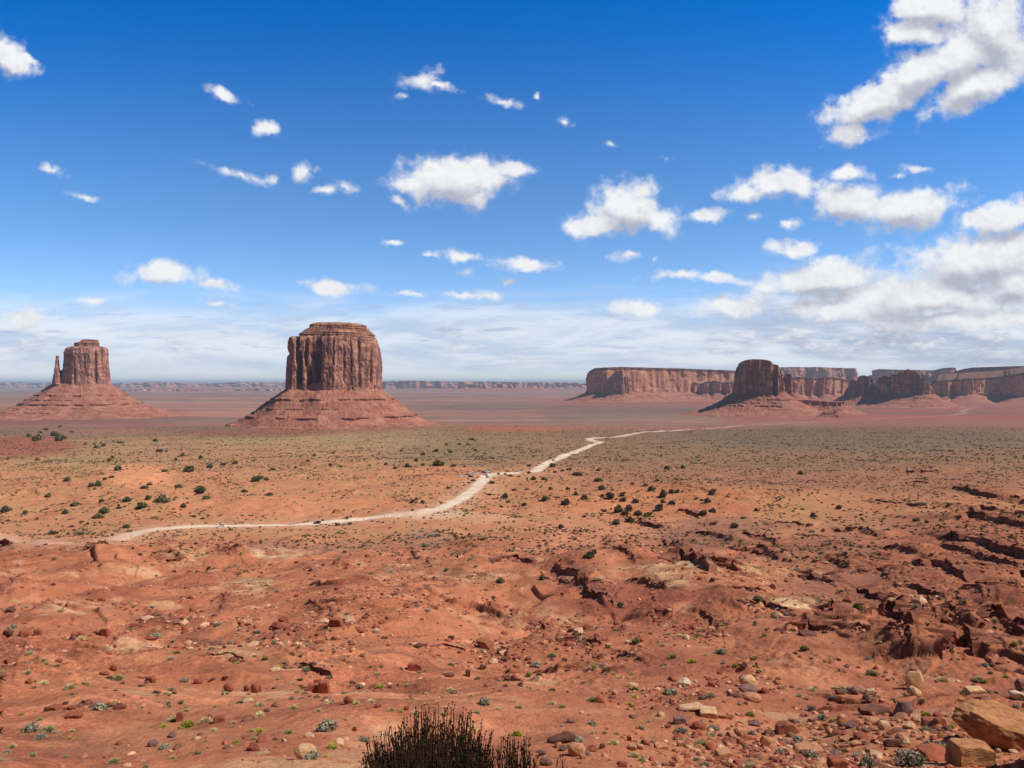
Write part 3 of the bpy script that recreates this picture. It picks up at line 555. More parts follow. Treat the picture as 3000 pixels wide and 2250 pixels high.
# ---- the butte with the thumb
Y1 = 3570.; cx1 = D2(184, 0, Y1)[0]
bt2 = thing('butte', 'mitten-shaped red butte with a thin thumb spire, at the far left', 'butte', (cx1, Y1, 0))
bt2.rotation_euler = (0, 0, -az1); bt2.scale = (math.cos(az1), 1, 1)
polyT = [(-105, 30), (-100, -60), (-60, -105), (20, -118), (85, -85), (112, -30), (105, 60), (40, 105), (-70, 90)]
tower('cliff', bt2, None, polyT, sil([(832, 132, 241), (820, 134, 239), (797, 136, 237), (785, 137, 236.5), (764, 138, 236), (754, 142, 234), (751, 147, 231), (749.5, 152, 226)], Y1, cx1), M_CLIFF, 41, 6, 48, 0, ((52, 5, 16, -20, 150), (-50, 4, 10, 0, 60), (-85, 5, 12, -20, 80)), n=420, m_rows=110)
tower('caprock', bt2, None, [(px*.55, py*.55) for px, py in polyT], sil([(752, 160, 216), (748, 160, 215), (741, 160.5, 214), (740, 168, 214), (737, 174, 213), (735, 176, 212), (733.5, 180, 208)], Y1, cx1), M_CAP, 45, 4, 20, 2., (), n=260, m_rows=30)
tx = D2(121.5, 0, Y1)[0]-cx1
tower('thumb_spire', bt2, None, [(tx+11*math.cos(a), -40+13*math.sin(a)) for a in np.arange(0, 6.28, .4)], sil([(830, 117, 133), (800, 119, 131), (790, 120, 129), (778, 121.5, 128.8), (775, 122, 128), (771, 121.8, 129), (769.5, 122.5, 127.5)], Y1, cx1), M_CLIFF, 47, 1.5, 12, 0, (), n=90, m_rows=70, rough=1.5)
tower('shoulder_wall', bt2, None, [(tx-9, -10), (tx, -50), (tx+60, -60), (tx+70, 10), (tx+20, 30)], sil([(832, 114, 150), (815, 116, 150), (808, 117, 150), (802, 124, 150), (800, 128, 150)], Y1, cx1), M_CLIFF, 49, 3, 14, 0, (), n=160, m_rows=50)
apron('talus_slope', bt2, None, [(-150, 10), (-120, -60), (-60, -105), (20, -118), (85, -85), (115, -30), (105, 60), (40, 105), (-90, 90)], [(-15, zz(812, Y1)), (0, zz(826, Y1)), (60, zz(845, Y1)), (125, zz(862, Y1)), (175, zz(875, Y1)), (235, zz(884, Y1)), (310, -142), (400, -152), (500, -175)], M_TALUS, 51, 0, steps=((zz(853, Y1), 6), (zz(871, Y1), 7), (zz(862, Y1), 4), (zz(886, Y1), 4), (zz(879, Y1), 3)), n=560, m_rows=120, gully=.8)
# ---- mesas and buttes of the right-hand horizon
def mesa(label, prof, base_y, Y, depth, mats, seed, foot=None, flute=14., lam=60., tal=(60, 140), bays=(), cap_t=0., cat='mesa', name='mesa', steps=(), slope_top=None, ground_z=None, back=None, squeeze=.45, n=620, yaw=0.):
    """prof: skyline of the rock, left to right; bays: (x, half width, inward metres) along the front"""
    p = np.array(prof, float); xl, xr = p[0, 0], p[-1, 0]; cx = D2((xl+xr)/2, 0, Y)[0]; az = math.atan2(cx, Y); ca = math.cos(az); Rr = Y/ca; hw = (xr-xl)/2/F*Y*ca
    th = np.linspace(0, 2*math.pi, n, endpoint=False)-math.pi/2; e = squeeze
    c_, s_ = np.cos(th), np.sin(th); px = hw*np.sign(c_)*np.abs(c_)**e; py = depth/2*np.sign(s_)*np.abs(s_)**e
    for (bx, bw, bd) in bays:
        lx = (D2(bx, 0, Y)[0]-cx)*ca; lw = bw/F*Y*ca; py = py+np.where(s_ < 0, bd*np.exp(-(np.abs(px-lx)/lw)**4), 0)
    pl, s = plan_loop([tuple(q) for q in np.stack([px, py], 1)], n); nn = normals2(pl)
    zb = zz(base_y, Y); sxl = (pl[:, 0]/ca+cx)/Y*F+CX; zt = zz(np.interp(sxl, p[:, 0], p[:, 1]), Y); zt = np.maximum(zt, zb+3)
    root = thing(name, label, cat, (cx, Y, 0)); root.rotation_euler = (0, 0, -az)
    t = np.linspace(0, 1, 60)[:, None]; ZZ = zb-25+(zt[None]-zb+25)*t; S = s[None]+0*t
    D = flute*(fb(S/lam+ZZ/900., ZZ/500., seed, 5, .6)+(-np.abs(pn(S/(lam*.6), ZZ/500., seed+9)))*1.0+.3)-sstep(0, 1, t)*flute*.5
    al = pn(S/(lam*1.6), ZZ/110., seed+23); D = D-flute*.6*sstep(.2, .3, al)
    XX = pl[:, 0][None]+nn[:, 0][None]*D; YY = pl[:, 1][None]+nn[:, 1][None]*D
    V = np.stack([XX, YY, ZZ], -1)
    if yaw:     # the wall runs obliquely away from the viewer
        py_ = pl[:, 0]*yaw; kx = (Rr+py_)/Rr
        XX = XX*kx[None]; YY = YY+py_[None]; ZZ = ZZ*kx[None]; V = np.stack([XX, YY, ZZ], -1); pl = np.stack([pl[:, 0]*kx, pl[:, 1]+py_], 1)
    if mats[0] in (M_PALE, M_FAR) and Y < 12000:
        link('cliff', mesh_np('cliff', V[:55].reshape(-1, 3), grid_faces(55, n, True), mats[0]), root)
        Vc_ = V[54:].copy(); Vc_[1:, :, :2] += nn[None]*flute*.25; link('caprock', mesh_np('caprock', Vc_.reshape(-1, 3), grid_faces(6, n, True), mats[1]), root)
    else: link('cliff', mesh_np('cliff', V.reshape(-1, 3), grid_faces(60, n, True), mats[0]), root)
    # top surface
    rws = []
    for f in (1., .985, .9, .75, .5, .25, .02):
        r = V[-1]*1.0; r[:, 1] = (V[-1][:, 1]-pl[:, 0]*yaw)*f+pl[:, 0]*yaw
        r[:, 2] = V[-1][:, 2]+(cap_t if f < 1 else 0)*min(1, (1-f)*12)+fb(r[:, 0]/90., r[:, 1]/90.+f, seed+3, 3)*flute*.12*(1 if f < 1 else 0)
        rws.append(r)
    if slope_top:
        for i, f in enumerate((1., .985, .9, .75, .5, .25, .02)): rws[i][:, 2] += slope_top*(1-f)
    V2 = np.stack(rws, 0); link('top', mesh_np('top', V2.reshape(-1, 3), grid_faces(7, n, True), mats[1]), root)
    gz = ground_z if ground_z is not None else float(base(Y))-4
    h = zb-gz; apron('talus_slope', root, None, [tuple(q) for q in pl[::3]], [(-12, zb+12), (4, zb), (tal[0], zb-.45*h), (tal[1], zb-.8*h), (tal[1]*1.6, gz), (tal[1]*2.3, gz-8)], mats[2], seed+40, 0, n=480, m_rows=60, gully=.7, steps=steps, stones=1.4)
    return root
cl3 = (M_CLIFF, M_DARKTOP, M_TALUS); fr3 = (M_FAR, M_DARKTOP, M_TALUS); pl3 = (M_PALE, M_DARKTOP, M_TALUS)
mesa('long level-topped mesa with a pale wall, beginning the right-hand horizon', [(1268, 822), (1273, 812), (1279, 803), (1291, 797.5), (1351, 796), (1481, 800), (1600, 805), (1680, 810)], 846, 8000, 1500, pl3, 101, tal=(90, 190), flute=16, lam=90, bays=((1292, 20, 60),), steps=((-112, 7),), cap_t=6, yaw=.75)
mesa('dark serrated buttress standing before the left end of the long mesa', [(1303, 850), (1312, 822), (1325, 806), (1333, 801), (1343, 801), (1350, 812), (1356, 819), (1361, 817), (1364, 840)], 851, 7000, 380, cl3, 111, flute=12, lam=50, tal=(60, 130), cat='butte', name='butte', squeeze=.8, yaw=-.15)
mesa('mesa shoulder with dark alcoves just left of the domed dark butte', [(1480, 836), (1488, 828), (1500, 825), (1512, 830), (1522, 826), (1545, 822), (1560, 827), (1580, 826), (1600, 830)], 849, 7400, 300, pl3, 121, flute=18, lam=45, tal=(50, 110), bays=((1512, 6, 60), (1535, 5, 60), (1562, 5, 60)), squeeze=.6)
mesa('domed dark-sided butte on a wide talus cone, tallest of the right-hand group', [(1583, 842), (1588, 796), (1596, 784), (1612, 779), (1626, 777), (1648, 778), (1660, 780), (1674, 789), (1685, 797), (1690, 812), (1697, 838)], 850, 3900, 250, cl3, 131, flute=11, lam=36, tal=(75, 165), cat='butte', name='butte', steps=((-78, 6), (-110, 6), (-95, 4)), bays=((1672, 5, 30),), squeeze=.62, yaw=-.25)
mesa('low dark hump against the right foot of the domed butte', [(1688, 848), (1692, 812), (1700, 807), (1708, 809), (1716, 824), (1722, 846)], 850, 4300, 130, cl3, 141, flute=6, lam=30, tal=(25, 60), cat='butte', name='butte', squeeze=.8, yaw=-.15)
mesa('pinkish mesa with a pale sloping rim between the domed butte and the dark twin butte', [(1700, 818), (1725, 815), (1760, 817), (1800, 816), (1828, 822), (1838, 832)], 852, 7000, 900, pl3, 151, flute=16, lam=60, tal=(60, 130), bays=((1745, 8, 60), (1765, 8, 80)), cap_t=4, yaw=.7)
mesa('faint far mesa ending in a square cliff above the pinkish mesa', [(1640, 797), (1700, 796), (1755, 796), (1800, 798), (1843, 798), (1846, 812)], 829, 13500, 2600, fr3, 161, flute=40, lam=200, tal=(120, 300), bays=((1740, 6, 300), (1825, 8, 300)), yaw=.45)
mesa('dark rounded twin butte right of the gap in the horizon', [(1824, 848), (1832, 830), (1838, 821), (1845, 820), (1850, 824), (1855, 813), (1866, 811), (1880, 814), (1890, 824), (1893, 840)], 853, 5600, 320, cl3, 171, flute=10, lam=40, tal=(60, 130), cat='butte', name='butte', squeeze=.75, yaw=-.15)
mesa('dark jagged butte with pinnacles at its right end', [(1890, 838), (1896, 818), (1906, 812), (1914, 812), (1919, 815), (1929, 809), (1938, 810), (1942, 803), (1952, 801), (1963, 797.5), (1968, 803), (1974, 802), (1980, 806), (1987, 812), (1991, 826), (1996, 811), (2000, 812), (2004, 826), (2010, 828), (2016, 840)], 851, 5300, 300, cl3, 181, flute=11, lam=34, tal=(60, 140), cat='butte', name='butte', squeeze=.7, steps=((-95, 4),), yaw=-.15)
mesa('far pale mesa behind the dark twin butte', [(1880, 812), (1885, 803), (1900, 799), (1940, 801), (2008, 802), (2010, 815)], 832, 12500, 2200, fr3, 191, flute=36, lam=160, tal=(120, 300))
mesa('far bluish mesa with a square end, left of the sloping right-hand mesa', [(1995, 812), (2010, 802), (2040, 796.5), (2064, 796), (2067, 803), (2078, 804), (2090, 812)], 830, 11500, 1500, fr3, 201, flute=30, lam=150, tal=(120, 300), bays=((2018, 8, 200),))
mesa('long mesa with a pale sloping rim running out of the picture at the right edge', [(2005, 828), (2016, 823), (2060, 820), (2120, 817), (2160, 814), (2212, 806), (2300, 803), (2420, 806)], 853, 6600, 700, pl3, 211, flute=18, lam=60, tal=(60, 140), bays=((2150, 32, 200), (2060, 8, 60)), slope_top=60, n=760, yaw=.4)
mesa('dark flat-topped mesa crest behind the sloping right-hand mesa', [(2030, 812), (2060, 803), (2075, 798), (2100, 794), (2212, 792), (2330, 793), (2420, 800)], 822, 8200, 900, (M_DARKTOP, M_DARKTOP, M_PALE), 221, flute=10, lam=80, tal=(60, 160))
mesa('low red bench with short dark cliffs below the pinkish mesa', [(1700, 866), (1735, 863), (1775, 865), (1800, 867), (1822, 867), (1829, 874)], 876, 4000, 240, (M_TALUS, M_TALUS, M_TALUS), 231, flute=9, lam=18, tal=(40, 90), cat='ledge', name='rock_bench', ground_z=-170)
mesa('small isolated red ledge on the flat below the long red bench', [(1774, 893), (1780, 892), (1800, 892), (1815, 895)], 896, 3500, 60, (M_TALUS, M_TALUS, M_TALUS), 241, flute=4, lam=14, tal=(15, 40), cat='ledge', name='rock_bench', ground_z=-170, n=300)
# ---- the low rims along the horizon
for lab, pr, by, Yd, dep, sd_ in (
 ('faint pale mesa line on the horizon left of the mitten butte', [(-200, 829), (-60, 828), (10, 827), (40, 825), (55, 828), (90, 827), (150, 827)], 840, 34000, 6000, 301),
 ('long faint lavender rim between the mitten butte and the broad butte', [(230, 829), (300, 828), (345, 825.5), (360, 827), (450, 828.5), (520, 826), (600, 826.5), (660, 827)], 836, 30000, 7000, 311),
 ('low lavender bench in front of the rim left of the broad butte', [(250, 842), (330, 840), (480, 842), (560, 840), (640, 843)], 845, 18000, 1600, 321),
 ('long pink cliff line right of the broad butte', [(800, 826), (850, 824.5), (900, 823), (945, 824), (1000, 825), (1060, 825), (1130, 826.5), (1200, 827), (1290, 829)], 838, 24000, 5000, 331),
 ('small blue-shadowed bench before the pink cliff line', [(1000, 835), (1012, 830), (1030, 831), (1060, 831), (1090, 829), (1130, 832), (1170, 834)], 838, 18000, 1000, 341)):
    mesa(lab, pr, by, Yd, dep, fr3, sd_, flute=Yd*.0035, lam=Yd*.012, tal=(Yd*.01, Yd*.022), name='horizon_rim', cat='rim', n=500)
# ---------------------------------------------------------------- rocks
def ico(sub):
    import bmesh
    bm = bmesh.new(); bmesh.ops.create_icosphere(bm, subdivisions=sub, radius=1); me = bpy.data.meshes.new('tmp'); bm.to_mesh(me); bm.free()
    V = np.empty(len(me.vertices)*3); me.vertices.foreach_get('co', V); Fc = np.empty(len(me.polygons)*3, np.int32); me.polygons.foreach_get('vertices', Fc)
    bpy.data.meshes.remove(me); return V.reshape(-1, 3), Fc.reshape(-1, 3)
ICO = {k: ico(k) for k in (1, 2, 3, 4, 5, 6)}
def rock_shape(seed, sub=4, cuts=14, rough=.05, lo=.62, hi=.92, axes=None):
    g = np.random.default_rng(seed); V, Fc = ICO[sub]; V = V.copy()*1.0
    N = g.normal(size=(cuts, 3)); N /= np.linalg.norm(N, axis=1)[:, None]
    if axes is not None: N = np.concatenate([np.array(axes, float), N])
    for i, nrm in enumerate(N):
        d = g.uniform(lo, hi)*(.75 if axes is not None and i < len(axes) else 1); e = V@nrm-d; V = V-np.maximum(e, 0)[:, None]*nrm[None]*.97
    V += V*(rough*fb3(V*2.2+seed, seed, 5, .55))[:, None]
    mn, mx = V.min(0), V.max(0); V = (V-(mn+mx)/2)/((mx-mn)/2); return V, Fc     # fits the unit box
def rock_material(name, c1, c2, c3, sc=1.):
    m, t, b = mat_new(name); p = t.new('ShaderNodeTexCoord').outputs['Object']; p2 = t.mapping(p, sc=(1, 1, 2.6))
    n1 = t.noise(p, 1.3*sc, 6, .65); n2 = t.noise(p2, 3.2*sc, 6, .65); n3 = t.noise(p, 12*sc, 4, .6)
    c = t.mix(t.ramp(n1, .38, .62), c1, c2); c = t.mix(t.math('MULTIPLY', t.ramp(n2, .52, .66), .6), c, c3); c = t.vmath('SCALE', c, scale=t.ramp(n3, .3, .7, .78, 1.2, False))
    t.set(b.inputs['Base Color'], c); bp = t.new('ShaderNodeBump'); bp.inputs['Distance'].default_value = .09; bp.inputs['Strength'].default_value = .8
    t.set(bp.inputs['Height'], t.math('ADD', t.math('ADD', n1, n2), t.math('MULTIPLY', n3, .4))); t.l.new(bp.outputs[0], b.inputs['Normal']); return m
RM = {'cream': rock_material('cream_sandstone', T(222, 182, 140), T(204, 156, 116), T(150, 104, 80)), 'tan': rock_material('tan_sandstone', T(206, 150, 112), T(184, 124, 90), T(130, 82, 62)),
 'orange': rock_material('orange_sandstone', T(192, 136, 94), T(162, 110, 74), T(106, 74, 54), .8), 'red': rock_material('red_sandstone', T(168, 98, 74), T(146, 82, 62), T(100, 58, 46)),
 'grey': rock_material('varnished_stone', T(150, 112, 102), T(120, 90, 84), T(84, 62, 60)), 'dark': rock_material('dark_varnished_stone', T(126, 86, 70), T(100, 68, 56), T(70, 48, 42)),
 'white': rock_material('bleached_stone', T(226, 200, 172), T(206, 172, 146), T(140, 108, 96))}
RV = {}
def rock_mesh(col, shape, var):
    k = (col, shape, var)
    if k not in RV:
        sd_ = {'round': 0, 'block': 100, 'slab': 200, 'angular': 300}[shape]+var*7+5
        if shape == 'round': V, Fc = rock_shape(sd_, 4, 16, .05, .72, .96)
        elif shape == 'block': V, Fc = rock_shape(sd_, 4, 5, .04, .75, .95, axes=[(1, 0, .1), (-1, .1, 0), (0, 1, .1), (.1, -1, 0), (0, .05, 1), (0, 0, -1)])
        elif shape == 'slab': V, Fc = rock_shape(sd_, 4, 7, .05, .7, .95, axes=[(0, 0, 1), (.04, 0, -1)])
        else: V, Fc = rock_shape(sd_, 4, 9, .04, .55, .85)
        me = mesh_np('boulder', V, Fc, RM[col], True); RV[k] = me
    return RV[k]
CWORD = {'cream': 'cream', 'tan': 'tan', 'orange': 'orange-tan', 'red': 'red', 'grey': 'greyish purple', 'dark': 'dark brown', 'white': 'whitish'}
SWORD = {'round': 'rounded', 'block': 'blocky', 'slab': 'flat slab-like', 'angular': 'angular'}
R3 = lambda X, Y: (X*.25, 1290.4+Y*.25)
R4 = lambda X, Y: (553+X*.25, 1290.4+Y*.25)
R5 = lambda X, Y: (1106+X*.25, 1290.4+Y*.25)
R6 = lambda X, Y: (1659+X*.25, 1290.4+Y*.25)
ROCKS = [] # (region, X, Ybottom, w, h, colour, shape, label or None, tilt)
def rk(rf, rows):
    for r in rows: ROCKS.append((rf,)+tuple(r)+(None, 0)[len(r)-6:] if len(r) < 8 else (rf,)+tuple(r))
rk(R6, [(1285,792,160,135,'cream','slab','upright cream stone slab standing on edge above the long dark rock',88),(1285,862,110,80,'cream','slab','thin cream plank of stone leaning at the foot of the upright slab',-38),
(780,838,110,82,'grey','round','purplish boulder at the centre of the row left of the upright slab'),(712,822,62,58,'grey','round'),(630,842,84,56,'dark','round'),(890,842,90,62,'white','angular','grey and white split stone right of the purplish boulder',20),(892,902,84,50,'grey','angular'),(945,868,60,40,'tan','angular'),
(940,1018,330,105,'dark','angular','long dark weathered rock lying tilted against a purplish slab',-12),(1190,1034,215,125,'grey','slab','purplish flat-faced slab against the right end of the long dark rock',60),(1160,1066,140,80,'tan','angular','tan jagged stone under the purplish slab',20),
(1815,872,180,80,'cream','block','cream oblong boulder just above the big orange boulder',0),(1680,902,66,42,'tan','round'),(1890,918,104,56,'grey','round'),(2165,885,130,70,'white','slab','whitish slab at the right picture edge above the big orange boulder',-15),(2195,800,90,100,'grey','round'),
(650,1064,84,62,'tan','round'),(725,1132,98,72,'grey','angular'),(1012,1142,112,88,'cream','round'),(935,1086,120,42,'tan','slab'),(860,1168,84,54,'grey','round'),(1232,1140,112,72,'cream','angular'),(1320,1084,72,52,'cream','angular'),(1412,1112,122,78,'red','block'),(1502,1136,100,108,'red','block','upright reddish block left of the big orange boulder',10),(1470,1162,62,48,'grey','round'),
(690,1242,112,60,'tan','angular'),(1100,1292,172,88,'dark','angular','brown layered stone left of the rectangular foreground block',10),(1212,1282,78,62,'cream','angular'),(375,1350,255,92,'tan','slab','wide flat tan rock above a grey-green bush near the bottom edge',8),(500,1340,112,66,'grey','angular'),(150,1268,92,60,'grey','round'),(262,1288,72,48,'grey','angular'),(30,1272,82,62,'tan','round'),(24,1200,100,48,'dark','slab'),(780,1284,122,48,'tan','slab'),(905,1334,102,72,'tan','angular'),
(620,1480,170,115,'red','block','reddish squared block cut by the bottom edge',0),(445,1482,120,60,'tan','angular'),(330,1478,82,60,'tan','round'),(1390,1334,120,34,'tan','slab'),(600,1368,92,60,'grey','angular'),(1672,1102,62,40,'dark','angular'),(2000,1345,52,26,'white','round'),(830,1372,60,50,'cream','angular'),(1060,1190,60,36,'red','angular'),(560,1200,70,40,'dark','angular'),(470,1150,60,34,'red','angular'),(1550,1190,60,44,'tan','angular'),(420,1240,60,40,'tan','round'),(1290,1180,66,40,'tan','angular'),(700,1340,60,44,'tan','round'),(130,1120,60,34,'dark','angular'),(200,1130,60,40,'red','angular'),(980,1240,60,40,'red','angular'),(1200,1370,60,40,'tan','angular')])
rk(R5, [(2062,784,152,132,'cream','round','cream boulder with a shaded left face, upper one of a stacked pair',0),(2055,812,165,62,'grey','slab','low purplish slab beneath the cream boulder',0),(2088,906,162,100,'tan','round','tan rounded boulder just below the cream boulder',0),(1500,768,112,82,'white','angular','grey and white angular boulder alone on the red slope',0),(1052,776,92,52,'cream','angular'),(886,846,54,56,'cream','angular'),
(1562,988,240,66,'cream','slab','long cream slab, upper left of the cream outcrop',8),(1712,1044,155,88,'cream','block','thick cream block in the middle of the cream outcrop',0),(1822,1048,112,42,'tan','slab'),(1882,1058,84,60,'tan','angular'),(1990,1092,62,38,'cream','angular'),(1452,1096,112,66,'grey','block','purplish block with a long shadow below the cream slab',0),(512,1088,72,42,'grey','round'),
(430,1262,260,100,'dark','slab','dark tilted slab with a shaded overhang beside the foreground bush',16),(560,1376,165,135,'tan','round','pinkish tan boulder below the dark tilted slab',0),(700,1334,104,62,'red','angular'),(1292,1312,112,58,'tan','block'),(1540,1288,92,80,'tan','round'),(1458,1292,62,62,'tan','block'),(1042,1328,82,36,'tan','slab'),(1112,1318,62,26,'cream','slab'),(1842,1388,152,90,'tan','block','pale tan block among small stones near the bottom edge',0),(1722,1422,72,46,'tan','round'),(1982,1202,112,80,'tan','round'),(2112,1118,102,62,'grey','angular'),(2192,1294,84,112,'tan','angular'),(1015,1242,42,52,'red','block'),(952,1470,92,56,'red','angular'),(292,1456,112,82,'grey','round'),(1380,1462,72,46,'red','angular'),(1722,772,62,50,'red','angular'),(1782,772,52,46,'red','angular'),(2150,830,60,36,'dark','round'),(2190,835,70,60,'red','round'),(440,1330,70,50,'grey','angular'),(400,1300,60,44,'tan','angular'),(260,1370,70,56,'grey','round'),(780,1310,50,50,'dark','angular'),(1350,1130,60,34,'red','angular'),(1230,1260,60,30,'tan','angular'),(610,1400,60,40,'tan','round'),(2010,640,60,56,'dark','angular'),(1700,720,44,30,'red','angular')])
rk(R4, [(415,1400,195,148,'cream','round','large pale boulder with a dark undercut left side, lower left of the black bush',0),(792,918,82,72,'red','round'),(488,822,92,80,'red','block'),(582,832,88,118,'red','block','stack-like upright red block in the foreground left of centre',0),(90,992,52,36,'grey','round'),(1300,976,52,36,'red','round'),(1672,692,84,46,'dark','round'),(1832,692,48,70,'dark','angular'),(2180,722,72,50,'dark','angular'),(155,642,92,40,'cream','slab'),(1378,640,132,84,'red','block','square red block half sunk in the slope above the black bush',0),(16,822,50,72,'red','block'),(852,1156,42,28,'red','round'),(1052,958,62,32,'red','round'),(305,500,60,40,'dark','angular'),(530,740,60,40,'red','angular'),(1690,370,60,36,'dark','angular'),(1960,630,60,50,'dark','angular'),(2140,560,60,50,'dark','block'),(2110,490,70,50,'dark','block'),(1110,360,60,36,'dark','angular'),(230,215,90,60,'red','angular'),(690,260,110,80,'red','block')])
rk(R3, [(1310,1292,86,70,'grey','round'),(1480,1212,72,40,'grey','angular'),(975,658,60,58,'red','round','smooth upright red boulder near the left edge of the slope'),(1290,738,90,64,'red','slab'),(1965,818,90,82,'red','round','round red boulder, left one of a close pair',0),(2195,826,72,92,'red','round'),(2130,812,62,58,'red','round'),(1700,750,80,50,'red','slab'),(680,350,82,66,'red','round'),(635,340,56,48,'red','round'),(500,566,62,40,'red','slab'),(560,928,52,36,'dark','angular'),(610,972,72,46,'red','round'),(1055,972,62,40,'red','round'),(458,978,100,56,'red','block'),(400,988,56,48,'dark','angular'),(870,34,70,40,'red','slab'),(765,28,62,36,'red','round'),(78,132,82,56,'dark','angular'),(200,344,100,70,'red','round'),(620,1048,142,60,'red','slab'),(1548,1072,56,82,'red','block'),(1882,1088,92,70,'red','block'),(1800,1048,60,36,'red','angular'),(2110,1072,62,40,'grey','angular'),(240,750,60,56,'red','angular'),(890,672,92,44,'red','slab'),(320,330,60,60,'red','block'),(60,340,90,70,'dark','angular'),(900,340,70,70,'red','block'),(1150,260,70,40,'red','angular')])
def area_of(dx, dy):
    if dy > 1560: v = 'at the bottom edge'
    elif dy > 1440: v = 'on the near slope'
    elif dy > 1300: v = 'beyond the near slope'
    elif dy > 1150: v = 'below the road'
    elif dy > 1010: v = 'around the road bend'
    else: v = 'before the buttes'
    h = 'far left' if dx < 420 else 'left of centre' if dx < 900 else 'centre' if dx < 1330 else 'right of centre' if dx < 1780 else 'far right'
    return v, h
rs = np.array([r[0](r[1], r[2]) for r in ROCKS]); rx, ry, rz = at(rs[:, 0], rs[:, 1], 12.)
for i, (rf, X_, Y_, w_, h_, colr, shp, lab, tilt) in enumerate(ROCKS):
    Yd = float(ry[i]); W = w_*.25/F*Yd; Hh = h_*.25/F*Yd*1.0; g = np.random.default_rng(i+900)
    me = rock_mesh(colr, shp, int(g.integers(0, 3))); o = link('boulder', me)
    Dp = W*g.uniform(.6, .95)
    if lab and lab.startswith('long dark'): Dp = W*.32
    if tilt == 88:   # slab stood on edge
        o.scale = (W/2, Hh*.16, Hh/2*1.1); o.rotation_euler = (R(-8), 0, R(-6))
    else:
        vis = max(.25, Hh-(Dp*.30 if shp != 'slab' else W*.22)*.8); o.scale = (W/2, Dp/2, max(vis*.62, Hh*.35)); o.rotation_euler = (R(g.uniform(-6, 6)), R(-tilt), R(g.uniform(-18, 18)))
    o.location = (float(rx[i]), Yd+Dp*.35, float(hz(rx[i], Yd+Dp*.35))+o.scale[2]*.72)
    if tilt == 88: o.location.z = float(hz(rx[i], Yd))+Hh*.42
    if lab: tag(o, lab, 'boulder', 'prominent boulders of the near slope')
    else:
        v, hh = area_of(*rs[i]); tag(o, '%s %s stone %s, %s' % (CWORD[colr], SWORD[shp], v, hh), 'stone', '%s %s stones %s, %s' % (CWORD[colr], SWORD[shp], v, hh))
# the two big boulders at the lower right corner
Vb, Fb = rock_shape(77, 6, 16, .085, .55, .92); big_c = at([2212-62], [1622], 12.)
Yb = float(big_c[1][0]); px_m = Yb/F
o = link('big_boulder', mesh_np('big_boulder', Vb, Fb, RM['orange'], True)); o.scale = (90*px_m, 60*px_m, 48*px_m); o.rotation_euler = (0, R(8), R(-20))
o.location = ((2172-CX)*px_m, Yb+1.0, (CY-1590)*px_m); tag(o, 'huge orange-tan boulder filling the lower right corner', 'boulder', 'prominent boulders of the near slope')
Vc, Fc2 = rock_shape(88, 5, 4, .045, .78, .95, axes=[(1, 0, .1), (-1, .1, 0), (0, 1, .1), (.1, -1, .1), (0, .05, 1), (0, 0, -1)])
q = at([2104], [1656], 12.); Yc = float(q[1][0]); pc = Yc/F
o = link('boulder', mesh_np('boulder', Vc, Fc2, RM['orange'], True)); o.scale = (46*pc, 32*pc, 29*pc); o.rotation_euler = (0, R(4), R(6)); o.location = ((2104-CX)*pc, Yc+.3, (CY-1638)*pc)
tag(o, 'rectangular orange-tan block in front of the huge corner boulder', 'boulder', 'prominent boulders of the near slope')
# unseen rock added outside the right edge to shade the lower right corner
Vd, Fd = rock_shape(99, 5, 10, .07, .66, .92); o = link('added_shade_rock', mesh_np('added_shade_rock', Vd, Fd, RM['orange'], True)); o.scale = (3.2, 3., 3.6); o.location = ((2212-CX)*px_m*.84+5.2, Yb*.86, float(hz(22, Yb*.86))+1.6)
tag(o, 'added orange rock, unseen beyond the right edge, shading the lower right corner', 'rock')
# loose stones: one mass nobody could count
def scatter_mass(name, n, shapes, pts, size, cols, mat, kind='stuff', flat=.6, sink=.3, rz=True):
    """merge many small pieces into one mesh"""
    Vs, Fs, Cs = [], [], []; off = 0; idx = rng.integers(0, len(shapes), len(pts[0]))
    for k, (V, Fc) in enumerate(shapes):
        m = idx == k; px, py = pts[0][m], pts[1][m]; sz = size[m]; a = rng.uniform(0, 6.28, m.sum()); c, s = np.cos(a), np.sin(a); c3 = cols[m]
        sc = sz[:, None]*np.stack([rng.uniform(.7, 1.15, m.sum()), rng.uniform(.7, 1.15, m.sum()), flat*rng.uniform(.6, 1.25, m.sum())], 1)
        W_ = V[None]*sc[:, None]; xx = W_[..., 0]*c[:, None]-W_[..., 1]*s[:, None]; yy = W_[..., 0]*s[:, None]+W_[..., 1]*c[:, None]
        z0 = hz(px, py)+sc[:, 2]*(1-2*sink); P3 = np.stack([xx+px[:, None], yy+py[:, None], W_[..., 2]+z0[:, None]], -1)
        Vs.append(P3.reshape(-1, 3)); Fs.append((Fc[None]+(np.arange(m.sum())*len(V))[:, None, None]).reshape(-1, Fc.shape[1])+off); off += m.sum()*len(V); Cs.append(np.repeat(c3, len(V), 0))
    o = link(name, mesh_np(name, np.concatenate(Vs), np.concatenate(Fs), mat, False, np.concatenate(Cs))); tag(o, kind=kind); return o
def attr_mat(name, n_sc=3., amp=.25, trans=0):
    m, t, b = mat_new(name); at_ = t.new('ShaderNodeAttribute', attribute_name='tone'); p = t.new('ShaderNodeNewGeometry').outputs['Position']
    t.set(b.inputs['Base Color'], t.vmath('SCALE', at_.outputs['Color'], scale=t.ramp(t.noise(p, n_sc, 4, .6), .3, .7, 1-amp, 1+amp, False))); return m
M_ST = attr_mat('loose_stone'); M_SH = attr_mat('desert_shrub', 5., .35)
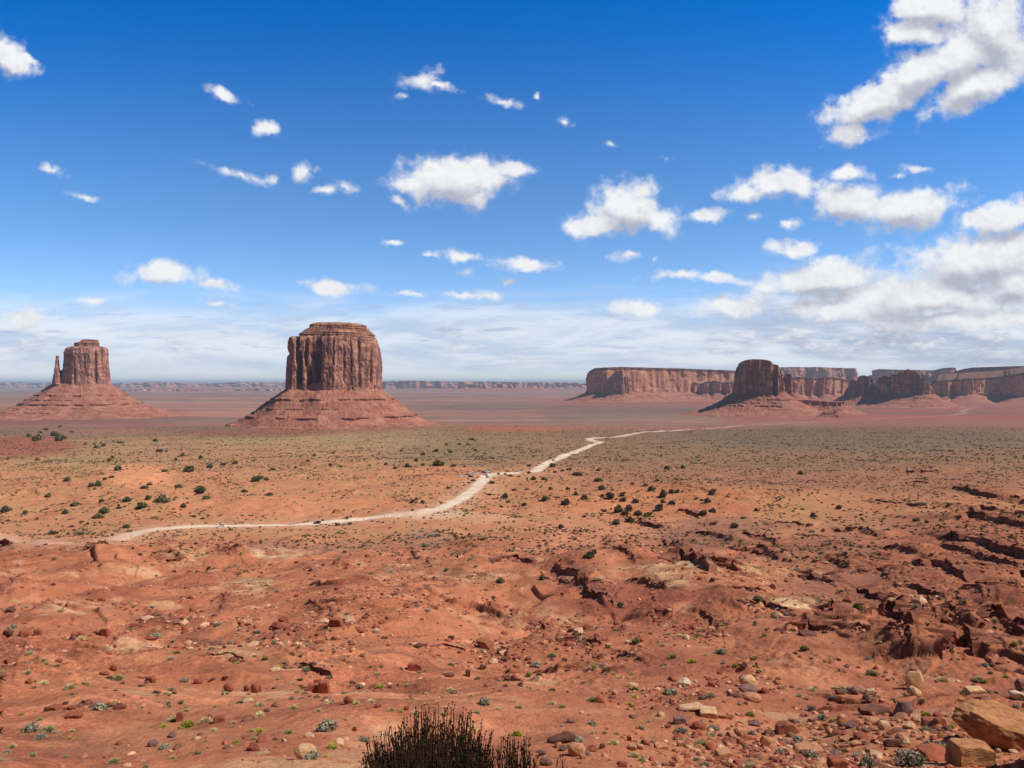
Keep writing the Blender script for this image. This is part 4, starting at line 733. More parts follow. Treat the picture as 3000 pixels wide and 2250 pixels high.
def rand_pts(n, y0, y1, dens, pw=1.0):
    """points spread over the visible wedge, denser near; kept with probability dens"""
    yy = np.exp(rng.uniform(math.log(y0), math.log(y1), n*3)) if pw == 0 else (rng.uniform(y0**pw, y1**pw, n*3))**(1/pw)
    xx = yy*rng.uniform(-.76, .76, n*3); k = rng.random(n*3) < dens(xx, yy); return xx[k][:n], yy[k][:n]
small_r = [rock_shape(500+i, 2, 8, .05, .5, .85) for i in range(6)]; tiny_r = [rock_shape(520+i, 1, 5, .03, .5, .85) for i in range(6)]
PAL = np.array([lin(*c)*.9 for c in ((188, 124, 94), (160, 92, 70), (142, 80, 62), (206, 160, 126), (132, 92, 76), (170, 102, 76))])
def stone_dens(x, y):
    sx_, sy_ = scr(x, y, hz(x, y)); d = (.03+.97*sstep(.12, .5, fb(x/22., y/22., 401, 4, .6)))*(1-.88*(1-sstep(1150, 1500, sx_))*sstep(1400, 1450, sy_)); d = d*(1-.8*sstep(380, 450, y))
    d = np.maximum(d, .9*sstep(1250, 1600, sx_)*sstep(1500, 1590, sy_)); d = np.maximum(d, .8*np.exp(-((sx_-1120)/130)**2-((sy_-1420)/40)**2)); d = np.maximum(d, .8*np.exp(-((sx_-740)/120)**2-((sy_-1340)/50)**2)); d = np.maximum(d, .8*np.exp(-((sx_-2080)/120)**2-((sy_-1230)/30)**2)); return d
a_, b2 = rand_pts(4200, 27, 150, stone_dens, 0); sz = rng.lognormal(-1.9, .55, len(a_))*sstep(5, 60, b2)*1.0+.03*b2/60; ci = rng.integers(0, 6, len(a_)); scatter_mass('loose_stones', 0, small_r, (a_, b2), sz, PAL[ci]*rng.uniform(.75, 1.15, (len(a_), 1)), M_ST)
a_, b2 = rand_pts(17000, 110, 500, stone_dens, .8); sz = rng.lognormal(-1.45, .6, len(a_)); ci = rng.integers(0, 6, len(a_)); scatter_mass('loose_stones', 0, tiny_r, (a_, b2), sz, PAL[ci]*rng.uniform(.75, 1.15, (len(a_), 1)), M_ST)
a_, b2 = rand_pts(500, 14, 60, stone_dens, 0); sz = rng.uniform(.05, .22, len(a_)); ci = rng.integers(0, 6, len(a_)); scatter_mass('loose_stones', 0, small_r, (a_, b2), sz, PAL[ci]*rng.uniform(.75, 1.15, (len(a_), 1)), M_ST)
# layered sandstone ledges: cracked slabs standing out of the slope, each one a thing
M_LEDGE = rock_material('ledge_sandstone', T(158, 100, 78), T(132, 82, 66), T(88, 58, 52), .35)
def rock_ledge(pl_, H, seed):
    seg = pl_[1:]-pl_[:-1]; L = np.hypot(seg[:, 0], seg[:, 1]); S = np.concatenate([[0], np.cumsum(L)]); Ym = pl_[:, 1].mean(); stp = max(.3, Ym*.0022); n = int(min(420, max(14, S[-1]/stp))); s = np.linspace(0, S[-1], n)
    p = np.stack([np.interp(s, S, pl_[:, 0]), np.interp(s, S, pl_[:, 1])], 1)
    for _ in range(max(2, n//25)): p[1:-1] = (p[:-2]+2*p[1:-1]+p[2:])/4
    t = np.gradient(p, axis=0); t /= np.hypot(t[:, 0], t[:, 1])[:, None]+1e-9; bk = np.stack([-t[:, 1], t[:, 0]], 1); ch = pl_[-1]-pl_[0]
    if np.array([-ch[1], ch[0]])@np.array([.75, .66]) < 0: bk = -bk
    g = np.random.default_rng(seed); Hs = H*(.62 if Ym < 210 else .85)*1.0; end = np.clip(3.2*np.sqrt(np.clip((s/S[-1])*(1-s/S[-1]), 0, 1)), 0, 1)
    cell = max(1.2, Hs*.9); blk = np.array([hv(np.floor(s/cell+.5*pn(s/3., s*0, seed)+k*31), np.zeros(n), np.zeros(n), seed+k) for k in range(3)])
    jut = Hs*(.45*blk[0]+.25*pn(s/2.1, s*0+1, seed+4)+.8*pn(s/(cell*7), s*0+2, seed+5)); hgt = Hs*(1+.25*blk[1])*end*np.where(pn(s/(cell*4), s*0+5, seed+6) < -.30, .35, 1)
    B = p+bk*(2.6*Hs); F0 = p-bk*(.25*Hs+jut)[:, None]; zb = hz(B[:, 0], B[:, 1]); zf = np.minimum(hz(F0[:, 0]-bk[:, 0]*Hs, F0[:, 1]-bk[:, 1]*Hs), zb)
    zt = np.maximum(zb, zf+.2*Hs)
    for _ in range(3): zt[1:-1] = (zt[:-2]+2*zt[1:-1]+zt[2:])/4
    zt = zt*.5+np.minimum(zt, zf+hgt*1.5)*.5; top = np.maximum(zf+hgt, zt*0+zf+.15)
    rows = [np.column_stack([B, zb-.15]), np.column_stack([p+bk*.9*Hs, np.minimum(top, np.maximum(zb, zf))+.12*Hs*(1+blk[2])])]
    for fr, o_ in ((1., -.10), (.97, 0), (.80, .04), (.74, .42), (.62, .48), (.58, .10), (.36, .14), (.30, .50), (.16, .42), (.10, .1), (-.4, -.3)):
        rows.append(np.column_stack([F0+bk*(o_*.55*Hs+.06*Hs*pn(s/1.3, s*0+fr*9, seed+8))[:, None], zf+(top-zf)*fr+(.03*Hs*pn(s/2., s*0+fr*5, seed+9))]))
    V = np.stack(rows, 0); o = link('rock_ledge', mesh_np('rock_ledge', V.reshape(-1, 3)-np.append(p.mean(0), 0), grid_faces(len(rows), n), M_LEDGE, False), None, (p[:, 0].mean(), p[:, 1].mean(), 0)); return o
for i, ((pl_, H), (dp, _h2)) in enumerate(zip(LEDGES, LEDGE_D)):
    o = rock_ledge(pl_, H, 3000+i*17); mx = sum(q[0] for q in dp)/len(dp); my = sum(q[1] for q in dp)/len(dp); v, hh = area_of(mx, my); sz_ = 'long' if abs(dp[-1][0]-dp[0][0]) > 90 else 'short'; hi = 'tall' if H > 2.4 else 'low'
    tag(o, '%s %s layered ledge of cracked red-brown sandstone %s, %s' % (sz_, hi, v, hh), 'rock ledge', '%s %s sandstone ledges %s, %s' % (sz_, hi, v, hh))
# broken blocks fallen along every ledge
lx, ly, lsz = [], [], []
for pl_, H in LEDGES:
    L = np.hypot(*(pl_[1:]-pl_[:-1]).T); n_ = int(min(260, 16+L.sum()*1.6)); k_ = rng.choice(len(L), n_, p=L/L.sum()); t_r = rng.random(n_); nn_ = np.stack([-(pl_[1:]-pl_[:-1])[:, 1], (pl_[1:]-pl_[:-1])[:, 0]], 1)/L[:, None]
    ch = pl_[-1]-pl_[0]; fl = 1 if np.array([-ch[1], ch[0]])@np.array([.75, .66]) > 0 else -1; off_ = -np.abs(rng.normal(0, H*1.6, n_))+H*.5
    q_ = pl_[k_]*(1-t_r[:, None])+pl_[k_+1]*t_r[:, None]+nn_[k_]*fl*off_[:, None]; lx.append(q_[:, 0]); ly.append(q_[:, 1]); lsz.append(rng.lognormal(-1.35, .6, n_)*min(1, .35+H*.22))
lx, ly, lsz = map(np.concatenate, (lx, ly, lsz)); PAL2 = np.array([lin(*c_)*.85 for c_ in ((150, 92, 74), (120, 74, 62), (176, 108, 82), (196, 144, 112), (104, 66, 58), (140, 82, 64))])
scatter_mass('loose_stones', 0, tiny_r, (lx, ly), np.minimum(lsz, 1.3), PAL2[rng.integers(0, 6, len(lx))]*rng.uniform(.75, 1.15, (len(lx), 1)), M_ST)
# ---------------------------------------------------------------- shrubs
def blades(nb, g, R0=1., up=1., w0=.035, clump=0.):
    """dome of thin blades springing from the ground; unit radius"""
    th = g.uniform(0, 6.28, nb); ph = np.arccos(g.uniform(.05, 1, nb)); L = g.uniform(.65, 1.05, nb)*R0
    d = np.stack([np.sin(ph)*np.cos(th), np.sin(ph)*np.sin(th), np.cos(ph)*up], 1); b0 = d*np.array([.45, .45, .05])*g.uniform(0, .8, (nb, 1)); tip = d*L[:, None]+g.normal(0, .05, (nb, 3)); mid = (b0+tip)/2+np.array([0, 0, .10])*L[:, None]
    sd_ = np.cross(d, g.normal(size=(nb, 3))); sd_ /= np.linalg.norm(sd_, axis=1)[:, None]+1e-9; s_ = sd_*w0
    V = np.stack([b0-s_*.6, b0+s_*.6, mid+s_, mid-s_, tip+s_*.35, tip-s_*.35], 1).reshape(-1, 3); i = np.arange(nb)[:, None]*6
    Q = np.concatenate([i+np.array([[0, 1, 2, 3]]), i+np.array([[3, 2, 4, 5]])]); V[:, 2] = np.maximum(V[:, 2], -.05); return V, Q
def leafballs(nc, nl, g, spread=.55, r=.38, s=.07, flat=.75):
    """clumps of leaf-sized faces"""
    c = g.normal(size=(nc, 3)); c /= np.linalg.norm(c, axis=1)[:, None]; c *= spread*g.uniform(.3, 1, (nc, 1)); c[:, 2] = np.abs(c[:, 2])*flat+.18
    rr = r*g.uniform(.6, 1.2, nc); p = g.normal(size=(nc, nl, 3)); p /= np.linalg.norm(p, axis=2)[..., None]; p = c[:, None]+p*(rr[:, None]*g.uniform(.6, 1.08, (nc, nl)))[..., None]; p = p.reshape(-1, 3)
    a = g.normal(size=p.shape)*s; b_ = g.normal(size=p.shape)*s; V = np.stack([p-a-b_, p+a-b_, p+a+b_, p-a+b_], 1).reshape(-1, 3); V[:, 2] = np.maximum(V[:, 2], 0)
    return V, np.arange(len(V)).reshape(-1, 4)
def leaf_mat(name, c1, c2, sc=2.):
    m, t, b = mat_new(name); p = t.new('ShaderNodeTexCoord').outputs['Object']; ri = t.new('ShaderNodeObjectInfo').outputs['Random']
    n = t.noise(p, sc, 3, .6); c = t.mix(t.ramp(n, .4, .6), c1, c2); c = t.vmath('SCALE', c, scale=t.math('MULTIPLY_ADD', ri, .45, .78)); t.set(b.inputs['Base Color'], c); b.inputs['Roughness'].default_value = .8; return m
LM = {'s': leaf_mat('sage_leaf', T(176, 170, 144), T(142, 138, 118)), 'g': leaf_mat('grey_green_leaf', T(186, 178, 128), T(142, 140, 98)), 'p': leaf_mat('pale_bunchgrass', T(228, 212, 160), T(190, 176, 126)), 'y': leaf_mat('yellow_green_leaf', T(196, 186, 86), T(150, 146, 62)),
 'G': leaf_mat('fresh_green_leaf', T(118, 136, 58), T(86, 106, 44)), 'j': leaf_mat('juniper_foliage', T(128, 124, 86), T(90, 88, 62)), 'd': leaf_mat('dull_brush_leaf', T(116, 98, 76), T(92, 80, 62)), 'o': leaf_mat('olive_brush_leaf', T(130, 124, 74), T(98, 96, 58))}
M_WOOD, t_, b_w = mat_new('weathered_wood'); t_.set(b_w.inputs['Base Color'], t_.mix(t_.noise(t_.new('ShaderNodeTexCoord').outputs['Object'], 8), (.10, .07, .05), (.2, .15, .11)))
SV = {}
def shrub_mesh(kind, var):
    if (kind, var) not in SV:
        g = np.random.default_rng(hash_k(kind)+var*13)
        if kind in 'pyg':
            V, Q = blades(420, g, 1., .82, .022)
            if kind != 'p': V2, Q2 = leafballs(9, 60, g, .5, .3, .035, .6); Q = np.concatenate([Q, Q2+len(V)]); V = np.concatenate([V, V2])
        elif kind in 'sd': V, Q = leafballs(16, 70, g, .62, .26, .035, .6); V2, Q2 = blades(160, g, 1.05, .8, .014); Q = np.concatenate([Q, Q2+len(V)]); V = np.concatenate([V, V2])
        else: V, Q = leafballs(18, 60, g, .6, .34, .055, .95)
        SV[(kind, var)] = mesh_np('foliage', V, Q, LM[kind], False)
    return SV[(kind, var)]
def hash_k(k): return ord(k)*101
SHR = []
def sh(rf, s):
    for tk in s.split(): a, b3, c3, k = tk.split(','); SHR.append((*rf(float(a), float(b3)), float(c3)*.25, k))
sh(R3, '115,270,75,s 1340,360,115,s 255,490,60,g 370,560,60,g 400,585,50,g 1020,715,95,g 20,655,50,g 235,670,75,p 370,755,80,p 600,795,90,p 645,765,35,y 1245,765,40,y 1475,810,60,g 1590,735,80,s 870,975,140,s 180,1025,50,y 345,1065,50,g 270,1160,150,s 410,1160,110,g 345,1230,110,s 485,1175,55,s 620,1165,50,p 595,1225,45,y 100,1310,80,p 60,1350,70,s 275,1375,80,g 440,1305,35,y 15,1420,50,s 990,1435,95,g 1420,1305,105,s 1500,1075,110,g 1620,1125,120,y 1415,1120,60,y 1605,990,65,p 1370,910,45,p 1780,1080,100,p 1845,1155,60,p 2015,1095,50,p 2040,1260,60,y 2170,1165,60,g 2190,1235,50,g 1705,1360,60,s 1495,1395,50,g 1260,1470,50,g 2125,912,110,s 1985,405,60,s 1575,215,30,p 1370,275,45,p 1130,290,45,s 1265,160,40,s 520,130,60,p 700,375,70,p 1885,245,60,s 2205,310,50,s 1480,540,60,s 1860,950,35,y 570,1385,40,s 2060,365,30,p 1575,905,35,g 1225,965,40,p 1150,90,40,s 1310,95,45,s 1505,390,40,s 1700,280,34,s')
sh(R4, '20,310,50,s 155,400,60,s 75,545,50,G 185,615,60,y 445,630,70,g 190,715,40,s 630,705,50,s 360,825,60,s 305,885,50,s 30,945,80,p 320,970,80,p 640,925,55,p 865,925,60,p 540,990,60,p 995,910,70,p 1170,980,60,p 1075,785,75,y 1250,1000,50,y 1365,1015,70,p 1470,930,50,p 1565,915,45,p 1680,805,60,p 1320,770,45,g 1410,660,50,s 1685,590,60,g 1585,560,40,p 1780,420,45,p 1690,420,35,p 1850,860,50,p 1975,930,130,s 2080,970,55,p 1910,1005,55,g 1620,1025,55,y 1880,1150,70,p 30,1030,80,p 280,1180,75,g 30,1170,70,y 625,1150,190,s 770,1065,40,y 940,1250,110,s 660,1310,90,y 600,1385,50,y 480,1400,140,s 1950,465,40,p 1940,530,40,p 1480,125,50,s 1390,80,40,s 2165,400,50,s 480,25,40,p 1230,130,36,p 540,470,36,p 410,420,40,s')
sh(R5, '890,290,45,s 920,295,30,g 610,370,60,p 615,325,45,p 1065,405,75,G 835,430,50,s 700,620,85,p 345,520,75,g 205,600,100,s 145,680,60,y 335,625,40,g 815,625,45,p 880,670,40,p 920,703,50,p 1030,665,40,p 1005,705,35,p 1045,490,45,p 1300,425,50,p 1385,530,80,g 1565,370,45,p 1560,568,75,y 1315,620,40,p 1800,490,110,s 1815,250,50,p 1930,600,50,y 2095,530,60,p 1065,870,60,y 1060,810,55,G 1715,872,85,s 1380,842,130,s 700,905,95,g 440,955,60,g 350,925,60,p 20,905,50,p 1015,930,60,y 60,960,70,p 1135,840,45,p 45,1200,100,y 570,1250,110,s 1645,1282,115,g 1460,1175,110,s 1740,1150,110,s 2070,1190,80,s 2060,1030,80,y 880,1275,95,p 1115,1140,60,s 1720,1200,80,p 1635,1112,80,s 700,1110,90,s 800,1182,50,g 900,1190,50,g 1055,1385,100,p 1120,1418,70,g 1590,1412,60,s 1665,1468,90,s 2065,1474,110,g 650,1365,60,s 430,1117,40,s 240,1342,60,s 590,1442,45,y 2180,340,50,g 940,85,50,s 2125,30,60,G 690,1180,45,p 1240,945,36,p 1180,1085,36,p 1460,1235,50,p 2110,600,40,s 2140,655,46,g 1300,590,30,g 520,450,36,g 1450,345,60,p 1350,325,50,p 1640,290,50,p')
sh(R6, '320,462,70,G 385,812,70,p 640,800,70,p 575,795,50,p 900,680,100,g 870,540,70,s 1330,902,60,g 370,975,80,s 470,1062,100,s 560,1077,60,g 255,1242,100,s 370,1398,150,s 770,1388,100,s 1360,1160,90,g 1580,1132,70,y 1370,1032,80,y 1500,1332,150,g 1400,1282,120,s 1520,732,80,p 1820,722,80,p 1870,740,50,y 2055,700,50,y 1880,600,60,s 1920,662,45,s 2000,640,45,s 1915,830,45,s 2140,960,60,s 790,1215,70,s 100,1352,90,s 1250,1466,300,s 870,1466,160,s 775,102,70,G 1280,82,60,s 1960,225,60,s 2140,415,60,p 1890,415,40,p 500,75,40,s 600,280,40,g 1180,760,50,p 270,865,60,s 560,870,60,s 1600,480,30,p 1500,600,30,p 160,160,60,s 60,180,50,s 330,250,50,s 640,1345,80,g 1090,1290,60,s 1560,1180,50,g 180,300,50,g')
R8 = lambda X, Y: (590+X*.2667, 1106+Y*.2667)
JUN = []
def jn(f, s, kind='j', k=1.):
    for tk in s.split(): a, b3, c3 = tk.split(',')[:3]; kk = tk.split(',')[3] if tk.count(',') > 2 else kind; JUN.append((*f[0](float(a), float(b3)), float(c3)*f[1], kk))
F5 = (lambda X, Y: (885+X*.2, 958.6+Y*.2), .2); F1 = (lambda X, Y: (1179.8+X*.2333, 995.4+Y*.2333), .2333); F2 = (lambda X, Y: (1696+X*.2333, 995.4+Y*.2333), .2333)
F6 = (lambda X, Y: (X*.2667, 995.4+Y*.2667), .2667); FA = (lambda X, Y: (X*.25, 663.6+Y*.25), .25); FB = (lambda X, Y: (479+X*.25, 649+Y*.25), .25); F8 = (R8, .2667)
jn(F5, '1030,590,85 1065,640,45 1235,672,60 1340,395,60 1455,395,65 1460,618,85 885,430,100,d 320,240,150,o 470,255,75,o 590,252,50,d 145,235,45 70,195,45 75,612,45 35,640,50 140,642,50 680,405,60,d 640,430,50,d 1085,355,60,d 1030,335,50,o 1180,360,45,d 990,690,60,d 560,710,50,d 1130,510,70,d 1270,500,60,d 860,560,60,o 420,485,70,d 735,365,40,d 1285,315,60,d 1290,245,70,d 1370,240,40,d 890,165,40,d 1165,215,35,d')
jn(F1, '45,270,45 200,270,45 515,272,60 275,323,48 355,353,60 180,408,92 590,350,80 520,335,40 700,330,50 715,380,65 830,390,60 670,480,90 765,465,85 735,502,80 975,278,70 1085,335,80 1085,390,50 1050,460,90 1165,405,60 850,510,75 940,515,90,o 775,572,85 648,595,75 540,470,60,o 1535,318,70 1540,478,75 1455,508,65 1490,390,60 1160,300,60 1215,298,50 1120,80,50 1265,75,45 480,97,40 290,140,100,o 490,195,130,o 135,630,55 315,663,35 410,900,105 440,860,60 1740,625,75 1950,468,45 1960,1298,70 690,1355,50 1540,1118,45 315,1185,60,s 745,760,30 355,525,60,d 950,600,70,d 1030,190,60,d 1205,180,40,d 690,190,50,d 800,220,50,o 920,240,60,o 1555,280,60,o 100,345,50,d 1390,360,50,o 1440,375,45,o 1830,540,60,o 1690,720,60,s 150,100,50,o 210,90,60,o 80,110,40,o 60,60,60')
jn(F2, '140,130,50 265,520,55 1215,560,65 495,448,55 245,665,80,s 1310,578,40 1510,425,45 1270,410,90,s 1145,400,40,s 670,1370,75 1215,1350,60,s 1460,1230,70,s 385,755,60,s 115,685,50,s 1165,610,50,s 110,1020,80,s 1110,530,50,s 1050,525,60,s 1840,720,90,s 920,540,50,s 770,640,80,s 950,640,60,s 1300,635,70,s 670,880,60,s 810,95,45,s 440,1290,60,s 520,1210,50,s 950,1180,60,s 1780,1215,60,s 1410,395,50,s 1890,400,60,s 405,90,40,s 260,20,45,s')
jn(F6, '50,415,80 390,295,50 600,370,90,o 530,435,60 205,430,45 545,165,45 745,212,60 795,210,60 850,155,35 960,80,60 820,335,40 840,430,75 800,468,95,o 1030,335,65 1150,385,85 1200,318,55 1300,338,95 1350,340,55 1445,220,50 1485,380,50 1520,90,85 1335,93,50 1700,60,50 1625,268,85 1670,312,80,o 1810,35,50,d 1905,28,45 2070,170,70 2110,152,50 2155,160,45 1030,545,90,o 1985,258,60,o 2180,285,70,o 1045,580,50,o 755,600,50,o 300,480,30 1165,225,90,d 905,140,50,o 580,540,60,d 640,600,90,d 430,600,80,o 1570,455,50,d 1640,475,50,d 1210,200,60,d 960,390,60,d 660,500,50,d')
jn(FA, '470,1115,70 510,1158,75 530,1120,50 320,1148,75 345,1090,60,o 250,1125,40 890,1205,40 735,1195,30 815,1190,25 1340,1165,40 1380,1250,80,d 1440,1250,30 320,1328,40 945,1335,35 975,1305,30 645,1275,30,d 1020,1408,60 1520,1328,35 1735,1308,45 1925,1365,50,d 2030,1358,45 1575,1292,40 840,1222,50 1045,1178,60,o 400,1065,35 520,1040,40,o 620,1085,40,o 45,1112,30,d 560,1140,40 300,1160,40')
jn(FB, '800,1350,35 965,1328,30 745,1395,30 15,1428,50,d 115,1418,50 440,1466,60,d 410,1480,40,d 575,1444,30,d 500,1452,30,d 1275,1430,40,d 1420,1422,35 1500,1458,35 1610,1445,60 1680,1395,40,d 1740,1425,35,d 1940,1254,30 2050,1250,35 1550,1308,30 940,1434,50,o 1025,1444,40,o 640,1452,30 2160,1210,60,o 2130,1250,50,o 1975,1320,35 1850,1310,40 1740,1340,40 1360,1330,20 2190,1300,50,o')
jn(F8, '1695,230,50,o 1840,575,60 1785,703,35 2180,552,60 1765,160,60,s 540,178,40,s 625,102,60,o 525,110,60,o 695,434,25 1405,468,45,s 285,1288,65,s 1165,775,40,s 1255,805,40,s 940,490,80,s 520,395,60,s 1205,165,60,s 1180,210,60,s 1280,200,80,s 1240,280,80,s 1320,290,60,s 1140,190,50,s 1900,385,40,s 2095,390,45,s 1770,400,40,s 1600,390,50,s 1560,330,50,s 1640,450,40,s 1720,640,60,s 30,650,60,s 600,60,30')
AN = {'s': ('grey-green sagebrush', 'sagebrush'), 'g': ('dull green rounded tuft', 'tuft'), 'p': ('pale straw-coloured grass tuft', 'grass tuft'), 'y': ('yellow-green low bush', 'bush'), 'G': ('fresh green leafy bush', 'bush'), 'j': ('dark green juniper bush', 'juniper'), 'd': ('brownish dry bush', 'bush'), 'o': ('olive green spreading bush', 'bush')}
NM = {'s': 'sagebrush', 'g': 'shrub_tuft', 'p': 'grass_tuft', 'y': 'low_bush', 'G': 'leafy_bush', 'j': 'juniper_bush', 'd': 'dry_bush', 'o': 'olive_bush'}
allp = SHR+JUN; ax, ay, az = at([p[0] for p in allp], [p[1]-.5 for p in allp], 10.)
seen = {}
for i, (dx, dy, wd, kd) in enumerate(allp):
    Yd = float(ay[i]); r_ = wd/F*Yd/2*(1.3 if i < len(SHR) else (1.35 if kd == 'j' else 1.15)); o = link(NM[kd], shrub_mesh(kd, i % 4)); g = np.random.default_rng(i)
    hr = .95 if i < len(SHR) else (1.05 if kd == 'j' else .7)
    o.scale = (r_, r_, r_*hr*g.uniform(.85, 1.15)); o.rotation_euler = (0, 0, g.uniform(0, 6.28)); o.location = (float(ax[i]), Yd, float(hz(ax[i], Yd))-.04*r_)
    v, hh = area_of(dx, dy); tag(o, '%s %s, %s' % (AN[kd][0], v, hh), AN[kd][1], '%s plants %s, %s' % (AN[kd][0], v, hh))
    if kd == 'j' and i >= len(SHR) and r_ > .9:
        if 'jt' not in SV:
            rr = [.16, .12, .09]; zz_ = [-.1, .3, .6]; a = np.arange(6)*math.pi/3
            Vt = np.concatenate([np.stack([r2*np.cos(a)+.03*k, r2*np.sin(a), np.full(6, z2)], 1) for k, (r2, z2) in enumerate(zip(rr, zz_))]); SV['jt'] = mesh_np('trunk', Vt, grid_faces(3, 6, True), M_WOOD)
        link('trunk', SV['jt'], o)
# countless small brush on the flats, one mass
def scrub_dens(x, y):
    sx_, sy_ = scr(x, y, hz(x, y)); d = .18+.82*sstep(-.15, .45, fb(x/55., y/55., 431, 4, .6)); near_ = 1-sstep(300, 430, y); d = d*(1-.72*near_*(1-.8*sstep(1300, 1600, sx_)))
    d = d*(1-np.exp(-((sx_-300)/85)**2-((sy_-1028)/24)**2))*(1-.8*np.exp(-((sx_-620)/230)**2-((sy_-1100)/24)**2))*(1-.9*np.exp(-((sx_-1340)/110)**2-((sy_-1300)/40)**2)); d = np.maximum(d, .8*np.exp(-((sx_-1220)/160)**2-((sy_-1200)/40)**2))
    return d*sstep(6.5, 10, road_d(x, y))
low = []
for i in range(6): g = np.random.default_rng(700+i); V, Q = leafballs(5, 5, g, .6, .4, .26, .5); low.append((V, Q))
hi_ = []
for i in range(5): g = np.random.default_rng(720+i); V, Q = leafballs(7, 16, g, .62, .34, .12, .6); hi_.append((V, Q))
SPAL = np.array([lin(*c)*.85 for c in ((150, 128, 96), (126, 112, 82), (160, 140, 100), (112, 92, 70), (176, 156, 112), (132, 104, 82))])
def scr_mass(name, n, y0, y1, pw, shapes, smin, smax):
    a_, b_2 = rand_pts(n, y0, y1, scrub_dens, pw); sz = rng.uniform(smin, smax, len(a_))**1.0; ci = rng.integers(0, 6, len(a_)); return scatter_mass(name, 0, shapes, (a_, b_2), sz, SPAL[ci]*rng.uniform(.8, 1.2, (len(a_), 1)), M_SH, flat=.62, sink=.5)
scr_mass('desert_scrub', 2600, 60, 330, .9, hi_, .22, .6)
scr_mass('desert_scrub', 15000, 300, 1000, 1., low, .45, 1.25)
scr_mass('desert_scrub', 15000, 900, 2400, 1., low, .7, 2.0)
# ---------------------------------------------------------------- the bush right in front of the camera, its shade put into dark colours
def tube_net(paths, k=3):
    """paths: list of (points (m,3), radii (m)) merged into one mesh of k-sided tubes"""
    Vs, Qs = [], []; off = 0; ang = np.arange(k)*2*math.pi/k
    for P_, r_ in paths:
        tdir = np.gradient(P_, axis=0); tdir /= np.linalg.norm(tdir, axis=1)[:, None]+1e-9; a = np.cross(tdir, [.3, 1, .2]); a /= np.linalg.norm(a, axis=1)[:, None]+1e-9; b_ = np.cross(tdir, a)
        V = P_[:, None]+(a[:, None]*np.cos(ang)[None, :, None]+b_[:, None]*np.sin(ang)[None, :, None])*np.asarray(r_)[:, None, None]; Vs.append(V.reshape(-1, 3)); Qs.append(grid_faces(len(P_), k, True)+off); off += len(P_)*k
    return np.concatenate(Vs), np.concatenate(Qs)
M_STEM, t_, b_s = mat_new('shade_dark_stems'); t_.set(b_s.inputs['Base Color'], t_.mix(t_.noise(t_.new('ShaderNodeTexCoord').outputs['Object'], 6), (.016, .012, .009), (.11, .062, .034)))  # near-black so the stems carry their shade in the colour
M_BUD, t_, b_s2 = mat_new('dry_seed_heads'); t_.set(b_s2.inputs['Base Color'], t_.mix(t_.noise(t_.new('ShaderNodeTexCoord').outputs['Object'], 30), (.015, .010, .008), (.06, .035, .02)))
def bush(label, X0, X1, ytop, Yd, nst, seed, H=1.0, name='dark_bush', dense=.5, prof=None):
    g = np.random.default_rng(seed); cxm = ((X0+X1)/2-CX)/F*Yd; hw = (X1-X0)/2/F*Yd; ztop = (CY-ytop)/F*Yd; zb = ztop-H
    root = thing('twiggy_bush' if name == 'stem_cluster' else name, label, 'bush', (cxm, Yd, zb)); paths = []; buds = []
    for i in range(nst):
        u = g.uniform(-1, 1)*abs(g.uniform(.5, 1))**.5; v = g.uniform(-1, 1); base_ = np.array([u*hw*.35, v*hw*.3, -.05]); ht = H*prof(u)*g.uniform(.62, 1.0) if prof else H*(1-.35*u*u)*g.uniform(.6, 1)
        tip = np.array([u*hw*1.0+g.normal(0, .012), v*hw*.7, ht]); m = 7; t = np.linspace(0, 1, m)[:, None]; P_ = base_*(1-t)+tip*t; bow = np.array([u*hw*.10, v*hw*.1, .0])*np.sin(t*math.pi); P_ = P_+bow+g.normal(0, .006, (m, 3))*t
        paths.append((P_, np.linspace(.0042, .0016, m)))
        nb = g.integers(3, 7)
        for j in range(nb):
            s = g.uniform(.5, .97); k = s*(m-1); a = int(k); q0 = P_[a]+(P_[min(a+1, m-1)]-P_[a])*(k-a); L = g.uniform(.04, .13)*(1.3-s); dr = np.array([g.normal(0, .45), g.normal(0, .45), 1.]); dr /= np.linalg.norm(dr); q1 = q0+dr*L*.5+np.array([0, 0, .01]); q2 = q0+dr*L+np.array([0, 0, .02])
            paths.append((np.stack([q0, q1, q2]), [.0018, .0015, .0011])); buds.append(q2)
            for _ in range(2): buds.append(q0+(q2-q0)*g.uniform(.3, 1)+g.normal(0, .004, 3))
        buds.append(P_[-1])
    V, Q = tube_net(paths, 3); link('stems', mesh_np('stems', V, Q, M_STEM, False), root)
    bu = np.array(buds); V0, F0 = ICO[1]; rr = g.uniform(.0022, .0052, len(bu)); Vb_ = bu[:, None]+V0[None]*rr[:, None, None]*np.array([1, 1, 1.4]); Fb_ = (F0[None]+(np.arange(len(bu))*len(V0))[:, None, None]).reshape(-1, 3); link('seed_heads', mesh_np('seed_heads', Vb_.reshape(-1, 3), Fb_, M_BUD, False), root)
    nl = int(nst*dense*16); th = g.uniform(-1, 1, nl); vv_ = g.uniform(-.7, .7, nl); hh_ = g.uniform(.15, .80, nl)**1.0*(1-.5*th*th)*H*.86; c = np.stack([th*hw*.8*(.45+.6*hh_/H), vv_*hw*.8, hh_], 1)
    d = g.normal(0, 1, (nl, 3))*np.array([.3, .3, 1]); d /= np.linalg.norm(d, axis=1)[:, None]; e = np.cross(d, g.normal(size=(nl, 3))); e /= np.linalg.norm(e, axis=1)[:, None]; l_ = g.uniform(.012, .035, nl)[:, None]; wv_ = .0028
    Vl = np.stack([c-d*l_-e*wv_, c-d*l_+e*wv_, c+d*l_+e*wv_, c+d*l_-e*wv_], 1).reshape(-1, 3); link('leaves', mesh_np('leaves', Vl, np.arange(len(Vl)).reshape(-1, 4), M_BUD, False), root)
    return root
